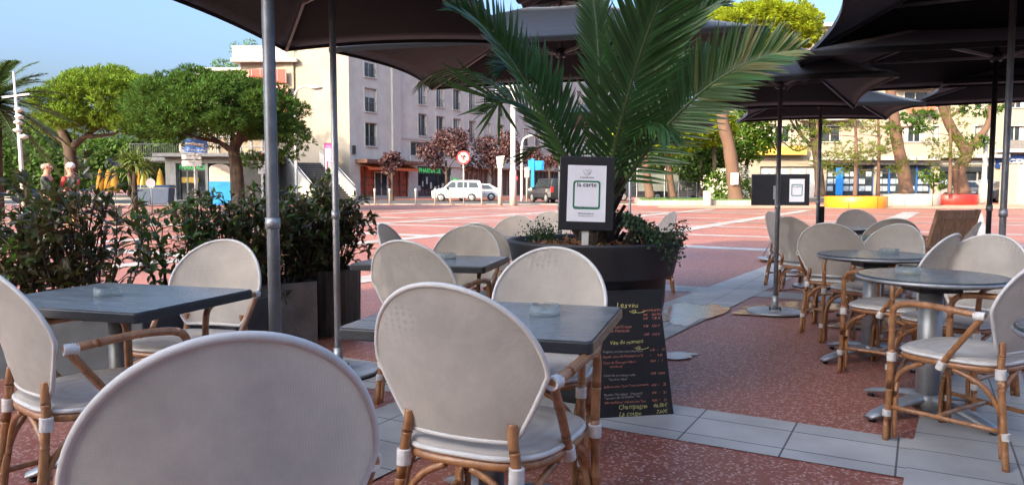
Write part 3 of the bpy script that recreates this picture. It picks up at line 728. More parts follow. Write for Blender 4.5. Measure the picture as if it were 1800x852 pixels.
# ivy-like ground cover spilling over the pot
M_IVY = mat('small_dark_leaves', (.030, .065, .022), .45, var=.3, vscale=8, island=.5, trans=(.06, .12, .02), tfac=.2)
M_STEM = mat('brown_stem', (.10, .06, .035), .8, var=.3)
ivy = thing('creeping_plant', 'small-leaved dark creeper spilling over the right rim of the black pot', 'plant', POT + Vector((.2, -.1, .85)))
mb = MB(); st = MB(); r = random.Random(11); O = POT + Vector((.2, -.1, .85))
def leafquad(mb, p, d, n, L, w, mi=0):
    s_ = d.cross(n).normalized()*w
    mb.add([p, p + d*L*.45 + s_ - n*w*.25, p + d*L, p + d*L*.45 - s_ - n*w*.25, p + d*L*.5 + n*w*.1], [(0, 1, 4), (1, 2, 4), (2, 3, 4), (3, 0, 4)], mi, True)
def rv(r): 
    while True:
        v = Vector((r.uniform(-1, 1), r.uniform(-1, 1), r.uniform(-1, 1)))
        if .05 < v.length < 1: return v.normalized()
for i in range(2100):
    a = r.uniform(-1.9, 1.75); q = .52*sqrt(r.random()); x = .18 + q*cos(a)*.62; y = -.05 + q*sin(a)*.9
    h = .13*max(0, 1 - (x-.13)**2/.05) + r.uniform(-.01, .07)
    rad = hypot(x, y)
    if rad > .52: h -= (rad-.52)*2.2
    p = POT + Vector((x, y, .86 + h)) - O; leafquad(mb, p, rv(r), rv(r), r.uniform(.014, .026), r.uniform(.006, .010))
for i in range(22):
    a = r.uniform(-1.3, .9); b = POT + Vector((.44*cos(a), .44*sin(a), .91)) - O; d = Vector((cos(a), sin(a), r.uniform(-.1, .75)))*r.uniform(.06, .15)
    pts = [b, b + d*.6 + Vector((0, 0, .03)), b + d + Vector((0, 0, -.02))]; st.tube(smooth_path(pts, 3), .0016, 4)
    for k in range(12): leafquad(mb, b + d*(k/12) + Vector((0, 0, .03*sin(k/12*pi))), rv(r), rv(r), .018, .007)
for i in range(700):                                   # white-flowered wisps at the left rim
    x = -.30 + r.gauss(0, .05); y = -.05 + r.gauss(0, .08); p = POT + Vector((x, y, .90 + abs(r.gauss(0, .045)))) - O
    leafquad(mb, p, rv(r), rv(r), .014, .006)
tag(mb.build('leaves', M_IVY, ivy), kind='stuff'); tag(st.build('runners', M_STEM, ivy), kind='stuff')

# text helper: real lettering as thin meshes
_dg = None
def text(s, size, m, parent, loc, rot=(pi/2, 0, 0), name='lettering', align='LEFT', shear=0.0, ext=.0006, xs=1.0, bold=0.0):
    cu = bpy.data.curves.new('t', 'FONT'); cu.body = s; cu.size = size; cu.extrude = ext; cu.align_x = align; cu.shear = shear; cu.resolution_u = 2
    cu.offset = bold
    ob = bpy.data.objects.new('t', cu); COL.objects.link(ob)
    dg = bpy.context.evaluated_depsgraph_get(); dg.update()
    me = bpy.data.meshes.new_from_object(ob.evaluated_get(dg)); bpy.data.objects.remove(ob); bpy.data.curves.remove(cu)
    me.materials.clear(); me.materials.append(m); me.name = name
    o = bpy.data.objects.new(name, me); COL.objects.link(o); o.parent = parent; o.location = loc; o.rotation_euler = rot; o.scale = (xs, 1, 1)
    return o
M_PAPER = mat('white_paper', (.78, .77, .80), .5, var=.03)
M_INK = mat('dark_ink', (.03, .035, .035), .6); M_GREEN = mat('green_print', (.015, .20, .085), .5); M_GREY = mat('grey_ink', (.22, .23, .24), .6)
def menu_sign(name, label, loc, rz, tilt, W, H, pw, ph, pcx, pcz, stake=True):
    s = thing(name, label, 'menu sign', loc, rz); s.rotation_euler = (tilt[0], tilt[1], rz)
    bd = MB().box(-W/2, W/2, 0, .012, 0, H).build('board', M_BLACK, s, .004)
    pa = MB().box(pcx-pw/2, pcx+pw/2, -.002, .0, pcz-ph/2, pcz+ph/2).build('paper_sheet', M_PAPER, bd)
    k = pw/.21
    fr = MB(); y = -.0034; w, h = .074*k, .078*k; cz = pcz - .008*k
    pr = rounded_rect(w*2, h*2, .016*k); inn = rounded_rect(w*2-.017*k, h*2-.017*k, .011*k); n = len(pr)
    fr.add([(pcx+a, y, cz+b) for a, b in pr] + [(pcx+a, y, cz+b) for a, b in inn], [(i, (i+1) % n, n+(i+1) % n, n+i) for i in range(n)])
    fr.build('green_frame', M_GREEN, s)
    text('la carte', .036*k, M_INK, s, (pcx, y, cz + .045*k), align='CENTER')
    text('lasecondeverte-royan.fr', .0125*k, M_INK, s, (pcx, y, cz - .070*k), align='CENTER')
    text('la seconde Verte', .011*k, M_INK, s, (pcx, y, pcz + .085*k), align='CENTER')
    text('Retrouvez nous sur', .011*k, M_INK, s, (pcx, y, pcz - .112*k), align='CENTER')
    text('www.lasecondeverte.fr', .009*k, M_GREY, s, (pcx, y, pcz - .125*k), align='CENTER')
    lg = MB()                                             # sketched sprig above the writing
    for pts in (((-.008, .100), (-.02, .117), (-.023, .132)), ((.008, .100), (.018, .115), (.024, .132)), ((-.016, .122), (-.008, .132), (.0, .124), (-.004, .114)), ((.0, .118), (.012, .132), (.016, .120), (.004, .108)), ((-.012, .112), (0, .098), (.013, .112))):
        lg.tube(smooth_path([(pcx + a*k, y, pcz + b*k) for a, b in pts], 4), .0006*k, 4)
    lg.build('sprig_drawing', M_GREY, s)
    return s
ms = menu_sign('menu_sign', 'black upright sign with the la carte sheet, staked in the big pot', (X(1029, 3.93, .95), 3.93, Z(405, 3.93)), radians(-4), (radians(-6), radians(1.5), 0), .292, .395, .205, .300, 0, .197)
MB().box(-.018, .018, .014, .022, -.14, .405).build('stake', M_WHITE, ms)

# chalkboard leaning on the pot
M_SLATE = mat('chalkboard', (.012, .012, .013), .5, var=.25, vscale=5)
M_CH_Y = mat('yellow_chalk', (.70, .62, .22), .8, var=.2, vscale=80); M_CH_R = mat('pink_chalk', (.72, .26, .18), .8, var=.2, vscale=80); M_CH_W = mat('white_chalk', (.48, .42, .38), .8, var=.2, vscale=80)
cb = thing('chalkboard', 'black wine list chalkboard with handwriting, leaning against the pot on the tiles', 'chalkboard', (.655, 3.80, .004), radians(10))
cb.rotation_euler = (radians(-9), 0, radians(10))
bw, tw, bh = .205, .158, .66
MB().prism([(-bw, .0), (bw, .0), (bw-.004, .04), (tw, bh-.06), (tw+.02, bh), (-tw-.02, bh), (-tw, bh-.06), (-bw+.004, .04)], 0, .016, plane='xz').build('slate', M_SLATE, cb, .003)
y = -.0012
rt = random.Random(5)
_gl = {}
def glyph(ch):
    """Outline mesh of one character at size 1 (cached), with its advance."""
    if ch not in _gl:
        cu = bpy.data.curves.new('g', 'FONT'); cu.body = ch; cu.size = 1; cu.resolution_u = 2; cu.offset = -.006
        ob = bpy.data.objects.new('g', cu); COL.objects.link(ob); dg = bpy.context.evaluated_depsgraph_get(); dg.update()
        me = bpy.data.meshes.new_from_object(ob.evaluated_get(dg)); vs_ = [v.co.copy() for v in me.vertices]; fs = [tuple(p.vertices) for p in me.polygons]
        w = max([v.x for v in vs_] + [.0]); bpy.data.objects.remove(ob); bpy.data.curves.remove(cu); bpy.data.meshes.remove(me)
        _gl[ch] = (vs_, fs, w + .07 if vs_ else .26)
    return _gl[ch]
def chalk(s, size, m, x, z, al='LEFT'):
    """Uneven handwriting: every letter gets its own size, slant and height."""
    mb = MB(); cx = 0; drift = rt.uniform(-.02, .035)
    for ch in s:
        vs_, fs, adv = glyph(ch); k = size*rt.uniform(.86, 1.12); sh = rt.uniform(.02, .30); ro = rt.uniform(-.10, .10); dz = rt.uniform(-.05, .05)*size + drift*cx
        mb.add([(cx + k*(v.x*cos(ro) - v.y*sin(ro) + sh*v.y), y, dz + k*(v.x*sin(ro) + v.y*cos(ro))) for v in vs_], fs)
        cx += k*adv*.92
    o = mb.build('chalk_writing', m, cb); o.location = (x, 0, z)
def squig(x, z, w):
    MB().tube(smooth_path([(x, y, z), (x+w*.3, y, z-.012), (x+w*.4, y, z+.004), (x+w*.15, y, z), (x+w*.6, y, z-.01), (x+w, y, z-.002)], 5), .0014, 4).build('chalk_flourish', M_CH_Y, cb)
chalk('Les vins', .040, M_CH_Y, -.09, .565); squig(-.02, .548, .09)
chalk('Chambertin', .021, M_CH_R, -.155, .520); chalk('Vouzac', .021, M_CH_R, -.155, .498); chalk('Chenuit/Croyan', .021, M_CH_R, -.145, .462); chalk('de Fontaude', .021, M_CH_R, -.13, .440)
for z, (a, b) in zip((.545, .522, .502, .462, .418), (('le verre', 'le pichet'), ('10cl', '25cl 50cl'), ('3,50', '7,50 15'), ('3,50', '4,50 17'), ('3,60', '6,50 21'))): chalk(a, .017, M_CH_R, .055, z); chalk(b, .017, M_CH_R, .102, z)
chalk('Vins du moment', .031, M_CH_Y, -.135, .375); squig(.0, .356, .08)
rows = [('Viognery les plus salés (moment)', M_CH_W, .335, '4,50', '/', '20'), ('Atelier salon des Moussans (n°1)', M_CH_R, .307, '/', '4,50', '/'), ('Côtes de Gascogne VB n°1', M_CH_R, .277, '4,50', '/', '/'), ('         (moelleux)', M_CH_R, .256, '', '', ''),
        ('Côtes de provence rosée', M_CH_W, .212, '4,50', '4,50', '15'), ('      "île de la rosée"', M_CH_W, .190, '', '', ''), ('Belle verdure "Sauvi" rosé (moment)', M_CH_R, .152, '4,50', '/', '22'), ('Bonaux Champigny   (moment)', M_CH_W, .112, '4,50', '/', '23'),
        ('"Terroirs de vie Saumur" bio', M_CH_W, .093, '', '', ''), ('Saint ambition "château bleu" bio', M_CH_R, .072, '4,50', '/', '23')]
for s, m, z, a, b, c in rows:
    chalk(s, .0175, m, -.175, z)
    for q, xx in ((a, .085), (b, .125), (c, .150)):
        if q: chalk(q, .017, M_CH_R, xx, z)
chalk('Champagne', .036, M_CH_Y, -.10, .034+.006); chalk('46,00€', .029, M_CH_Y, .09, .040); chalk('La coupe', .036, M_CH_Y, -.10, .004); chalk('7,60€', .029, M_CH_Y, .105, .008)

# black board on a wheeled stand, mid square
bs = thing('menu_board', 'wide black menu board on a wheeled tripod stand out in the square', 'menu board', (X(1368, 12.1, 0), 12.1, 0), radians(-12))
bd = MB().box(-.45, .45, -.03, .02, Z(361, 12.1), Z(306, 12.1)).build('board', M_BLACK, bs, .012)
zc = Z(333, 12.1)
MB().box(.14, .37, -.034, -.031, zc-.20, zc+.17).build('paper_sheet', M_PAPER, bd)
mb = MB(); pr = rounded_rect(.17, .19, .02); inn = rounded_rect(.145, .165, .012); n = len(pr)
mb.add([(.255+a, -.0365, zc-.01+b) for a, b in pr] + [(.255+a, -.0365, zc-.01+b) for a, b in inn], [(i, (i+1) % n, n+(i+1) % n, n+i) for i in range(n)]); mb.build('green_frame', M_GREEN, bs)
text('la carte', .045, M_INK, bs, (.255, -.0365, zc+.035), align='CENTER')
MB().tube([(0, .03, .10), (0, .03, 1.35)], .018, 10).build('upright', M_ALU, bs); MB().tube([(-.07, -.05, .10), (-.07, -.05, 1.20)], .016, 10).build('upright', M_ALU, bs)
MB().box(-.11, -.03, -.07, -.03, 1.02, 1.24).build('clamp', M_ALU, bs)
for k in range(4):
    a = pi/4 + k*pi/2; d = Vector((cos(a), sin(a), 0))
    lg = MB().tube([d*.03 + Vector((0, 0, .55)), d*.30 + Vector((0, 0, .07))], .011, 8).build('leg', M_ALU, bs)
    MB().lathe([(.025, -.012), (.03, 0), (.025, .012)], tuple(d*.33 + Vector((0, 0, .03))), 10).build('castor', M_DARKM, lg)
MB().lathe([(.32, .045), (.33, .06), (.22, .075), (.05, .11)], n=28).build('foot_plate', M_PLATE, bs)

# ------------------------------------------------------------------ planters and shrubs along the left edge
M_CONC = mat('grey_fibre_cement', (.30, .29, .27), .75, var=.2, vscale=4, bump=.2, bscale=60)
M_RIBB = mat('dark_bark_pot', (.10, .105, .095), .6, var=.4, vscale=14, col2=(.03, .032, .03), stretch=(1, 1, .25), bump=.7, bscale=26)
M_TROUGH = mat('slate_trough', (.055, .065, .075), .6, var=.2)
def box_planter(name, label, x, y, rz, w, d, h, m, t=.03):
    p = thing(name, label, 'planter', (x, y, 0), rz)
    mb = MB(); a, b = rounded_rect(w, d, .012, 2), rounded_rect(w-2*t, d-2*t, .008, 2); n = len(a)
    mb.add([(*q, 0) for q in a] + [(*q, h) for q in a] + [(*q, h) for q in b] + [(*q, h-.07) for q in b],
           [tuple(range(n))[::-1]] + [(i, (i+1) % n, n+(i+1) % n, n+i) for i in range(n)] + [(n+i, n+(i+1) % n, 2*n+(i+1) % n, 2*n+i) for i in range(n)] + [(2*n+i, 2*n+(i+1) % n, 3*n+(i+1) % n, 3*n+i) for i in range(n)])
    mb.build('container', m, p)
    MB().box(-w/2+t, w/2-t, -d/2+t, d/2-t, h-.10, h-.06).build('soil', M_EARTH, p)
    return p
box_planter('planter_box', 'plain grey square planter under the hedge, behind the thick pole', X(468, 5.75, .2), 5.80, radians(-52), .58, .58, .47, M_CONC)
box_planter('planter_trough', 'long dark slate trough below the left table, under the hedge', -2.95, 4.75, radians(-8), 1.5, .42, .40, M_TROUGH)
box_planter('planter_trough', 'dark trough half hidden behind the left chairs, under the middle shrub', -2.12, 5.25, radians(-20), .7, .42, .42, M_TROUGH)
rp = thing('planter_pot', 'dark ribbed bark-textured pot holding the last shrub of the hedge', 'planter', (X(566, 6.15, .3), 6.18, 0), radians(-15))
pr = []
for i in range(60):
    a = 2*pi*i/60; k = 3.4 if -pi/2 < (a if a < pi else a-2*pi) < pi/2 else 2.3
    pr.append((.285*abs(cos(a))**(2/k)*(1 if cos(a) > 0 else -1), .27*abs(sin(a))**(2/k)*(1 if sin(a) > 0 else -1)))
mb = MB(); n = 60
rq = random.Random(3); rib = [1 + .012*(i % 2) + rq.uniform(-.006, .006) for i in range(n)]
mb.add([(a*.97*q, b*.97*q, 0) for (a, b), q in zip(pr, rib)] + [(a*q, b*q, .53) for (a, b), q in zip(pr, rib)] + [(a*.91, b*.91, .53) for a, b in pr] + [(a*.90, b*.90, .46) for a, b in pr],
       [(j*n+i, j*n+(i+1) % n, (j+1)*n+(i+1) % n, (j+1)*n+i) for j in range(3) for i in range(n)])
mb.build('container', M_RIBB, rp); MB().prism([(a*.90, b*.90) for a, b in pr], .40, .47).build('soil', M_EARTH, rp)

M_LEAF_D = mat('dark_glossy_leaf', (.058, .088, .024), .30, var=.35, vscale=6, island=.6, trans=(.10, .15, .03), tfac=.22, spec=.6, col2=(.115, .055, .032))
M_LEAF_G = mat('green_glossy_leaf', (.060, .14, .030), .35, var=.3, vscale=6, island=.5, trans=(.16, .30, .04), tfac=.30)
M_TWIG = mat('twig', (.065, .045, .032), .8, var=.3)
def leaf(mb, p, d, n, L, w, mi=0):
    s_ = d.cross(n)
    if s_.length < .05: s_ = d.orthogonal()
    s_ = s_.normalized(); n = s_.cross(d).normalized(); b = len(mb.v)
    for t, ww, dz in ((0, .08, 0), (.3, .85, .02), (.62, .8, .0), (1.0, 0.03, -.10)):
        c = p + d*L*t + n*L*dz
        mb.v += [tuple(c - s_*w*ww + n*w*.35*ww), tuple(c), tuple(c + s_*w*ww + n*w*.35*ww)]
    for i in range(3):
        for q in (0, 1): mb.f.append((b+i*3+q, b+i*3+q+1, b+(i+1)*3+q+1, b+(i+1)*3+q)); mb.m.append(mi); mb.sm.append(True)
def shrub(name, label, base, height, spread, nst, seed, Ls=(.06, .10), dens=12, bright=.1, lean=(0, 0), lowest=.15, twigs=4, zb=.36):
    r = random.Random(seed); s = thing(name, label, 'shrub', base); st = MB(); lv = MB()
    for k in range(nst):
        a = r.uniform(0, 2*pi); q = sqrt(r.random())
        b = Vector((spread[0]*.45*q*cos(a), spread[1]*.45*q*sin(a), 0)); e = Vector((spread[0]*q*cos(a + r.uniform(-.3, .3)) + lean[0], spread[1]*q*sin(a) + lean[1], height*(1 - .30*q*q)*r.uniform(.70, 1.05)))
        m_ = b.lerp(e, .5) + Vector((r.uniform(-.07, .07), r.uniform(-.07, .07), .03)); ps = smooth_path([b, m_, e], 6)
        st.tube(ps, [.0085*(1 - i/len(ps)*.75) for i in range(len(ps))], 5)
        br = [(ps, lowest)]
        for j in range(twigs):
            i0 = r.randint(int(len(ps)*.3), len(ps)-2); d = (rv(r) + Vector((0, 0, .5))).normalized()*r.uniform(.12, .30)
            p2 = smooth_path([ps[i0], ps[i0] + d*.5 + Vector((0, 0, .02)), ps[i0] + d], 3); st.tube(p2, [.0038*(1-i/len(p2)*.6) for i in range(len(p2))], 4); br.append((p2, .2))
        for path, lo in br:
            nl = int(dens*(.6 + .8*r.random()))
            for j in range(nl):
                t = lo + (1-lo)*(j/nl)**.75; fi = t*(len(path)-1); i0 = min(int(fi), len(path)-2); p = path[i0].lerp(path[i0+1], fi-i0)
                ax = (path[i0+1]-path[i0]).normalized(); d = (rv(r)*.9 + ax*.55 + Vector((0, 0, .12))).normalized(); L = r.uniform(*Ls)
                leaf(lv, p + d*.01, d, (Vector((0, 0, 1)) + rv(r)*.6).normalized(), L, L*r.uniform(.20, .28), 1 if r.random() < bright else 0)
    tag(st.build('branches', M_TWIG, s), kind='stuff'); tag(lv.build('foliage', [M_LEAF_D, M_LEAF_G], s), kind='stuff')
    return s
shrub('shrub', 'large dark glossy shrub at the left picture edge, above the left table', (-3.30, 4.72, .32), .98, (.42, .30), 24, 21, (.055, .105), 10, .22)
shrub('shrub', 'dark brown-leaved shrub between the left-edge shrub and the bright green one', (-2.72, 4.70, .32), .95, (.42, .28), 24, 22, (.055, .095), 11, .05)
shrub('shrub', 'loose shrub with fresh bright green leaves left of the pale chair back', (-2.33, 5.12, .34), .86, (.30, .22), 9, 23, (.06, .10), 9, .92, lean=(-.06, 0), lowest=.05, twigs=3)
shrub('shrub', 'dense twiggy shrub behind the left table, next to the thick pole', (-2.06, 5.55, .38), .85, (.46, .28), 52, 24, (.04, .07), 15, .25, lowest=.05)
shrub('shrub', 'bushy dark shrub around the thick grey pole, in the square planter', (-1.80, 5.85, .38), .80, (.32, .26), 36, 26, (.04, .07), 15, .2, lowest=.05)
shrub('shrub', 'rounded glossy shrub in the ribbed pot, right end of the hedge', (X(566, 6.18, .5), 6.2, .44), .78, (.38, .30), 34, 25, (.05, .085), 14, .08)

# ------------------------------------------------------------------ wooden garden chair
M_TEAK = mat('teak_wood', (.80, .48, .26), .55, var=.2, vscale=5, stretch=(8, 8, 1), bump=.15)
wc = thing('wooden_chair', 'brown wooden garden armchair with slatted back, standing behind the rattan chairs', 'wooden chair', (4.55, 8.15, 0), az(-22))
for sx in (-1, 1):
    MB().beam((sx*.29, -.26, 0), (sx*.29, -.26, .45), .055, .055).build('rear_leg', M_TEAK, wc, .004)
    MB().beam((sx*.29, -.25, .44), (sx*.29, -.40, .97), .055, .04).build('back_post', M_TEAK, wc, .004)
    MB().beam((sx*.29, .25, 0), (sx*.29, .25, .63), .055, .055).build('front_leg', M_TEAK, wc, .004)
    MB().beam((sx*.30, -.30, .645), (sx*.30, .30, .645), .065, .028).build('armrest', M_TEAK, wc, .006)
mb = MB()
for k in range(5): mb.box(-.27, .27, -.25+.105*k, -.16+.105*k, .41, .435)
mb.build('seat', M_TEAK, wc)
mb = MB()
for k in range(6): mb.beam((-.215+.086*k, -.268, .50), (-.215+.086*k, -.377, .885), .074, .014)
mb.build('back_slats', M_TEAK, wc)
tp = MB().beam((-.262, -.386, .92), (.262, -.386, .92), .03, .095).build('top_rail', M_TEAK, wc, .004); MB().lathe([(.012, 0), (.012, .004)], (0, -.404, .93), 10).build('hole', M_BLACK, tp)
MB().beam((-.262, -.262, .475), (.262, -.262, .475), .03, .06).build('lower_rail', M_TEAK, wc, .004)
# ------------------------------------------------------------------ buildings
M_WALL = mat('pale_render', (.53, .505, .455), .85, var=.09, vscale=.7, bump=.08, bscale=30)
M_WALLC = mat('cream_render', (.33, .285, .22), .85, var=.06, vscale=.5)
M_TRIM = mat('white_trim', (.46, .44, .40), .7, var=.05)
M_CURT = mat('net_curtain', (.50, .49, .46), .9, var=.15, vscale=8)
M_RAIL = mat('dark_railing', (.10, .10, .11), .5)
M_RED = mat('red_shutter', (.55, .045, .03), .55, var=.15); M_ORA = mat('orange_awning', (.62, .14, .04), .7, var=.12)
M_BROWN = mat('brown_panel', (.16, .07, .04), .6, var=.2); M_REDW = mat('red_front', (.40, .075, .035), .55, var=.35, vscale=1.5)
M_DARKSH = mat('dark_shopfront', (.03, .032, .033), .35, var=.4, vscale=1.2); M_GSIGN = mat('green_letters', (.05, .42, .12), .5, emit=(.1, .8, .2), estr=.10)
M_GREYC = mat('grey_concrete', (.30, .29, .27), .85, var=.15, vscale=1.5); M_ROOFT = mat('roof_tile', (.40, .17, .10), .8, var=.2)
M_SHUT = mat('roller_shutter', (.55, .54, .51), .6, var=.05)

def wall_open(L, H, ops, depth=.28, z0=0.0, x0=0.0):
    """Front wall in the plane y=0 facing -y, with true openings and reveals."""
    mb = MB(); xs_ = sorted({x0, L} | {o[0] for o in ops} | {o[1] for o in ops}); zs = sorted({z0, H} | {o[2] for o in ops} | {o[3] for o in ops})
    for i in range(len(xs_)-1):
        for j in range(len(zs)-1):
            a, b, c, d = xs_[i], xs_[i+1], zs[j], zs[j+1]; mx, mz = (a+b)/2, (c+d)/2
            if any(o[0] < mx < o[1] and o[2] < mz < o[3] for o in ops): continue
            mb.add([(a, 0, c), (b, 0, c), (b, 0, d), (a, 0, d)], [(0, 1, 2, 3)])
    for a, b, c, d in ops:
        mb.add([(a, 0, c), (b, 0, c), (b, 0, d), (a, 0, d), (a, depth, c), (b, depth, c), (b, depth, d), (a, depth, d)], [(0, 4, 5, 1), (1, 5, 6, 2), (2, 6, 7, 3), (3, 7, 4, 0)])
    return mb
RW = random.Random(31)
def window(parent, a, b, c, d, depth=.24, rail=True, surround=.10, mode=None):
    w = MB()
    if surround:
        s = surround; q = -.05
        w.box(a-s, a, q, .02, c-s, d+s); w.box(b, b+s, q, .02, c-s, d+s); w.box(a, b, q, .02, d, d+s); w.box(a-.03, b+.03, q-.05, .02, c-s, c-.002)
    f = .05
    w.box(a+.003, a+f, depth-.06, depth-.01, c+.003, d-.003); w.box(b-f, b-.003, depth-.06, depth-.01, c+.003, d-.003)
    w.box(a+f, b-f, depth-.06, depth-.01, c+.003, c+f); w.box(a+f, b-f, depth-.06, depth-.01, d-f, d-.003); w.box((a+b)/2-.04, (a+b)/2+.04, depth-.065, depth-.01, c+f, d-f)
    o = w.build('window', M_TRIM, parent)
    MB().box(a+.01, b-.01, depth-.03, depth-.02, c+.01, d-.01).build('pane', M_WIN, o)
    mode = mode if mode is not None else RW.choice([0, 1, 1, 2, 3])
    if mode == 1:
        for x_ in (a+.06, b-.06-(b-a)*.24): MB().box(x_, x_+(b-a)*.24, depth-.045, depth-.034, c+.06, d-.06).build('curtain', M_CURT, o)
    if mode == 2: MB().box(a+.055, b-.055, depth-.055, depth-.034, d-(d-c)*RW.uniform(.3, .98), d-.055).build('roller_blind', M_SHUT, o)
    if rail:
        r = MB(); h = min(.75, (d-c)*.4); r.tube([(a, .03, c+h), (b, .03, c+h)], .02, 5); r.tube([(a, .03, c+.12), (b, .03, c+.12)], .015, 4)
        k = int((b-a)/.14)
        for i in range(1, k): r.tube([(a+(b-a)*i/k, .03, c+.12), (a+(b-a)*i/k, .03, c+h)], .010, 4)
        r.build('railing', M_RAIL, o)
    return o

# apartment block, its long side receding to the right
A0 = Vector((-13.25, 60.8, gz(60.8))); FA = math.pi/2 - radians(31)
ab = thing('apartment_block', 'long pale grey apartment block with shops below, behind the parked white van', 'apartment block', A0, FA)
ops = []
for z in (4.45, 7.32, 10.2): ops.append((1.85, 3.3, z, z+1.95))
for k in range(16):
    x = 9.0 + 2.75*k
    for z in (5.75, 8.62, 11.5): ops.append((x, x+1.25, z, z+2.0))
L_, H_ = 56.0, 16.2
lowops = [(1.2, 4.6, .15, 2.75), (4.75, 7.55, .15, 2.75), (8.9, 14.2, .15, 3.0), (7.9, 15.4, 3.85, 5.15), (16.5, 21, .15, 2.9), (22, 29, .15, 2.9), (30, 38, .15, 2.9), (39, 47, .15, 2.9)]
wall_open(L_, H_, ops + lowops, .35).build('wall', M_WALL, ab)
MB().box(0, L_, 9, 9.2, 0, H_).box(0, L_, .36, 9, H_-.4, H_).build('rear_wall', M_WALL, ab)
mb = MB().box(-.3, L_+.3, -.35, 9.4, H_+.004, H_+.25); mb.build('roof', M_GREYC, ab)
MB().box(5.2, 6.3, -.22, -.003, 3.4, H_-.01).build('pier', M_TRIM, ab)
MB().box(6.303, L_, -.09, -.003, 5.32, 5.50).build('cornice', M_TRIM, ab)
for o in ops: window(ab, *o)
for (a, b, c, d) in [(8.0, 9.9, 3.9, 5.1), (10.0, 11.5, 3.9, 5.1), (11.6, 13.3, 3.9, 5.1), (13.4, 15.3, 3.9, 5.1)]: window(ab, a, b, c, d, .26, False, 0, 0)
bp_ = MB().box(7.7, 15.6, -.16, -.003, 2.96, 3.80).build('white_panel', M_TRIM, ab)
# red restaurant front at the corner, pharmacy next to it
sf = MB().box(1.2, 4.6, .22, .30, .15, 2.75).box(4.75, 7.55, .22, .30, .15, 2.75).build('shop_front', M_REDW, ab)
mb = MB()
for x in (1.25, 2.0, 3.9, 4.55, 4.8, 5.6, 6.5, 7.5): mb.box(x-.05, x+.05, .12, .217, .15, 2.75)
for z in (.6, 1.2, 1.8): mb.box(1.3, 7.5, .14, .21, z-.03, z+.03)
mb.build('shop_frame', M_BROWN, ab)
dr = MB().box(3.05, 4.75, .08, .12, .16, 2.35); 
dr = dr.build('door', M_TRIM, ab)
for x in (3.15, 3.98): MB().box(x, x+.68, .06, .078, .3, 2.22).build('pane', M_WIN, dr)
MB().box(3.9, 3.94, .02, .06, 1.0, 1.35).build('handle', M_DARKM, dr)
MB().box(.6, 8.2, -1.3, -.003, 2.98, 3.28).build('canopy_slab', M_BROWN, ab)
aw = MB(); aw.add([(1.0, -.05, 2.95), (7.6, -.05, 2.95), (7.6, -1.1, 2.62), (1.0, -1.1, 2.62), (1.0, -1.1, 2.42), (7.6, -1.1, 2.42)], [(0, 1, 2, 3), (3, 2, 5, 4)]); aw.build('awning', M_ORA, ab)
MB().box(8.9, 14.2, .22, .30, .15, 3.0).build('shop_front', M_DARKSH, ab)
sg = MB().box(8.9, 14.2, .10, .18, 2.25, 2.93).build('sign_board', M_BLACK, ab)
text('PHARMACIE', .62, M_GSIGN, ab, (9.15, .092, 2.36), name='sign_lettering', xs=1.0, bold=.012)
rs = random.Random(8); mb = MB()
for k in range(9): x = 9.0 + .58*k; mb.box(x, x+.5, .19, .216, .3, 2.2)
mb.build('shop_panes', M_WIN, ab)
pp_ = MB()
for k in range(8): x = 9.1+.62*k; z = rs.uniform(.5, 1.3); pp_.box(x, x+rs.uniform(.2, .4), .17, .186, z, z+rs.uniform(.4, .8))
pp_.build('posters', M_CURT, ab)
MB().box(14.35, 14.75, -.35, -.05, 1.0, 1.9).build('side_sign', M_GSIGN, ab)
for (a, b) in ((16.5, 21), (22, 29), (30, 38), (39, 47)):
    MB().box(a, b, .24, .30, .15, 2.9).build('shop_front', M_BROWN if a < 30 else M_DARKSH, ab)
    mb = MB(); k = int((b-a)/.9)
    for i in range(k+1): x = a + (b-a)*i/k; mb.box(x-.06, x+.06, .16, .236, .15, 2.9)
    mb.build('shop_frame', M_GREYC, ab)
MB().box(15.8, 50, -.9, -.003, 3.0, 3.22).build('canopy_slab', M_TRIM, ab)
MB().box(.25, .55, -.14, -.003, 3.7, 4.4).build('vent_box', M_DARKM, ab)

# sunlit end wall with the outside stairs and the stepped red-shuttered wing to its left
ew = thing('end_building', 'sunlit cream end block with red shutters and roof terrace, outside stairs at its foot', 'building', A0 + Vector((0, .05, 0)), 0)
MB().prism([(0, 0.0), (-4.75, 1.2), (-4.75, 8.6), (0, 8.0)], 0, Z(72, 61)).build('wall', M_WALLC, ew)
xr = [X(p, 62.2) - A0.x for p in (520, 486, 428, 340)]
zt, zb, z1 = Z(93, 62), Z(118, 62), Z(128, 62)
MB().prism([(-4.78, 1.0), (xr[2], 1.4), (xr[2], 8), (-4.78, 8)], 0, zb).build('side_wing', M_WALLC, ew)
MB().prism([(xr[2]-.003, 2.4), (xr[3], 2.6), (xr[3], 9), (xr[2]-.003, 9)], 0, z1).build('low_wing', M_WALLC, ew)
MB().box(xr[3]-.2, xr[2]-.2, 2.2, 9, z1+.003, z1+.25).build('roof_edge', M_TRIM, ew)
MB().box(xr[2]-.5, -4.4, .55, 8.3, zb+.003, zb+.3).build('terrace_slab', M_TRIM, ew)
pr_ = MB(); n = 9
for k in range(n+1): x = xr[2]-.3 + (-4.9 - xr[2])*k/n; pr_.box(x-.10, x+.10, .70, .80, zb+.31, zt)
pr_.box(xr[2]-.4, -4.8, .68, .82, zt+.002, zt+.14); pr_.build('parapet', M_TRIM, ew)
pk = MB(); 
for k in range(n): x = xr[2]-.3 + (-4.9 - xr[2])*(k+.5)/n; pk.box(x-.21, x+.21, .73, .77, zb+.31, zt-.02)
pk.build('parapet_panels', M_SHUT, ew)
MB().box(xr[2]+2.2, -4.9, 4.2, 7.8, zb+.31, zb+4).build('roof_house', M_WALLC, ew)
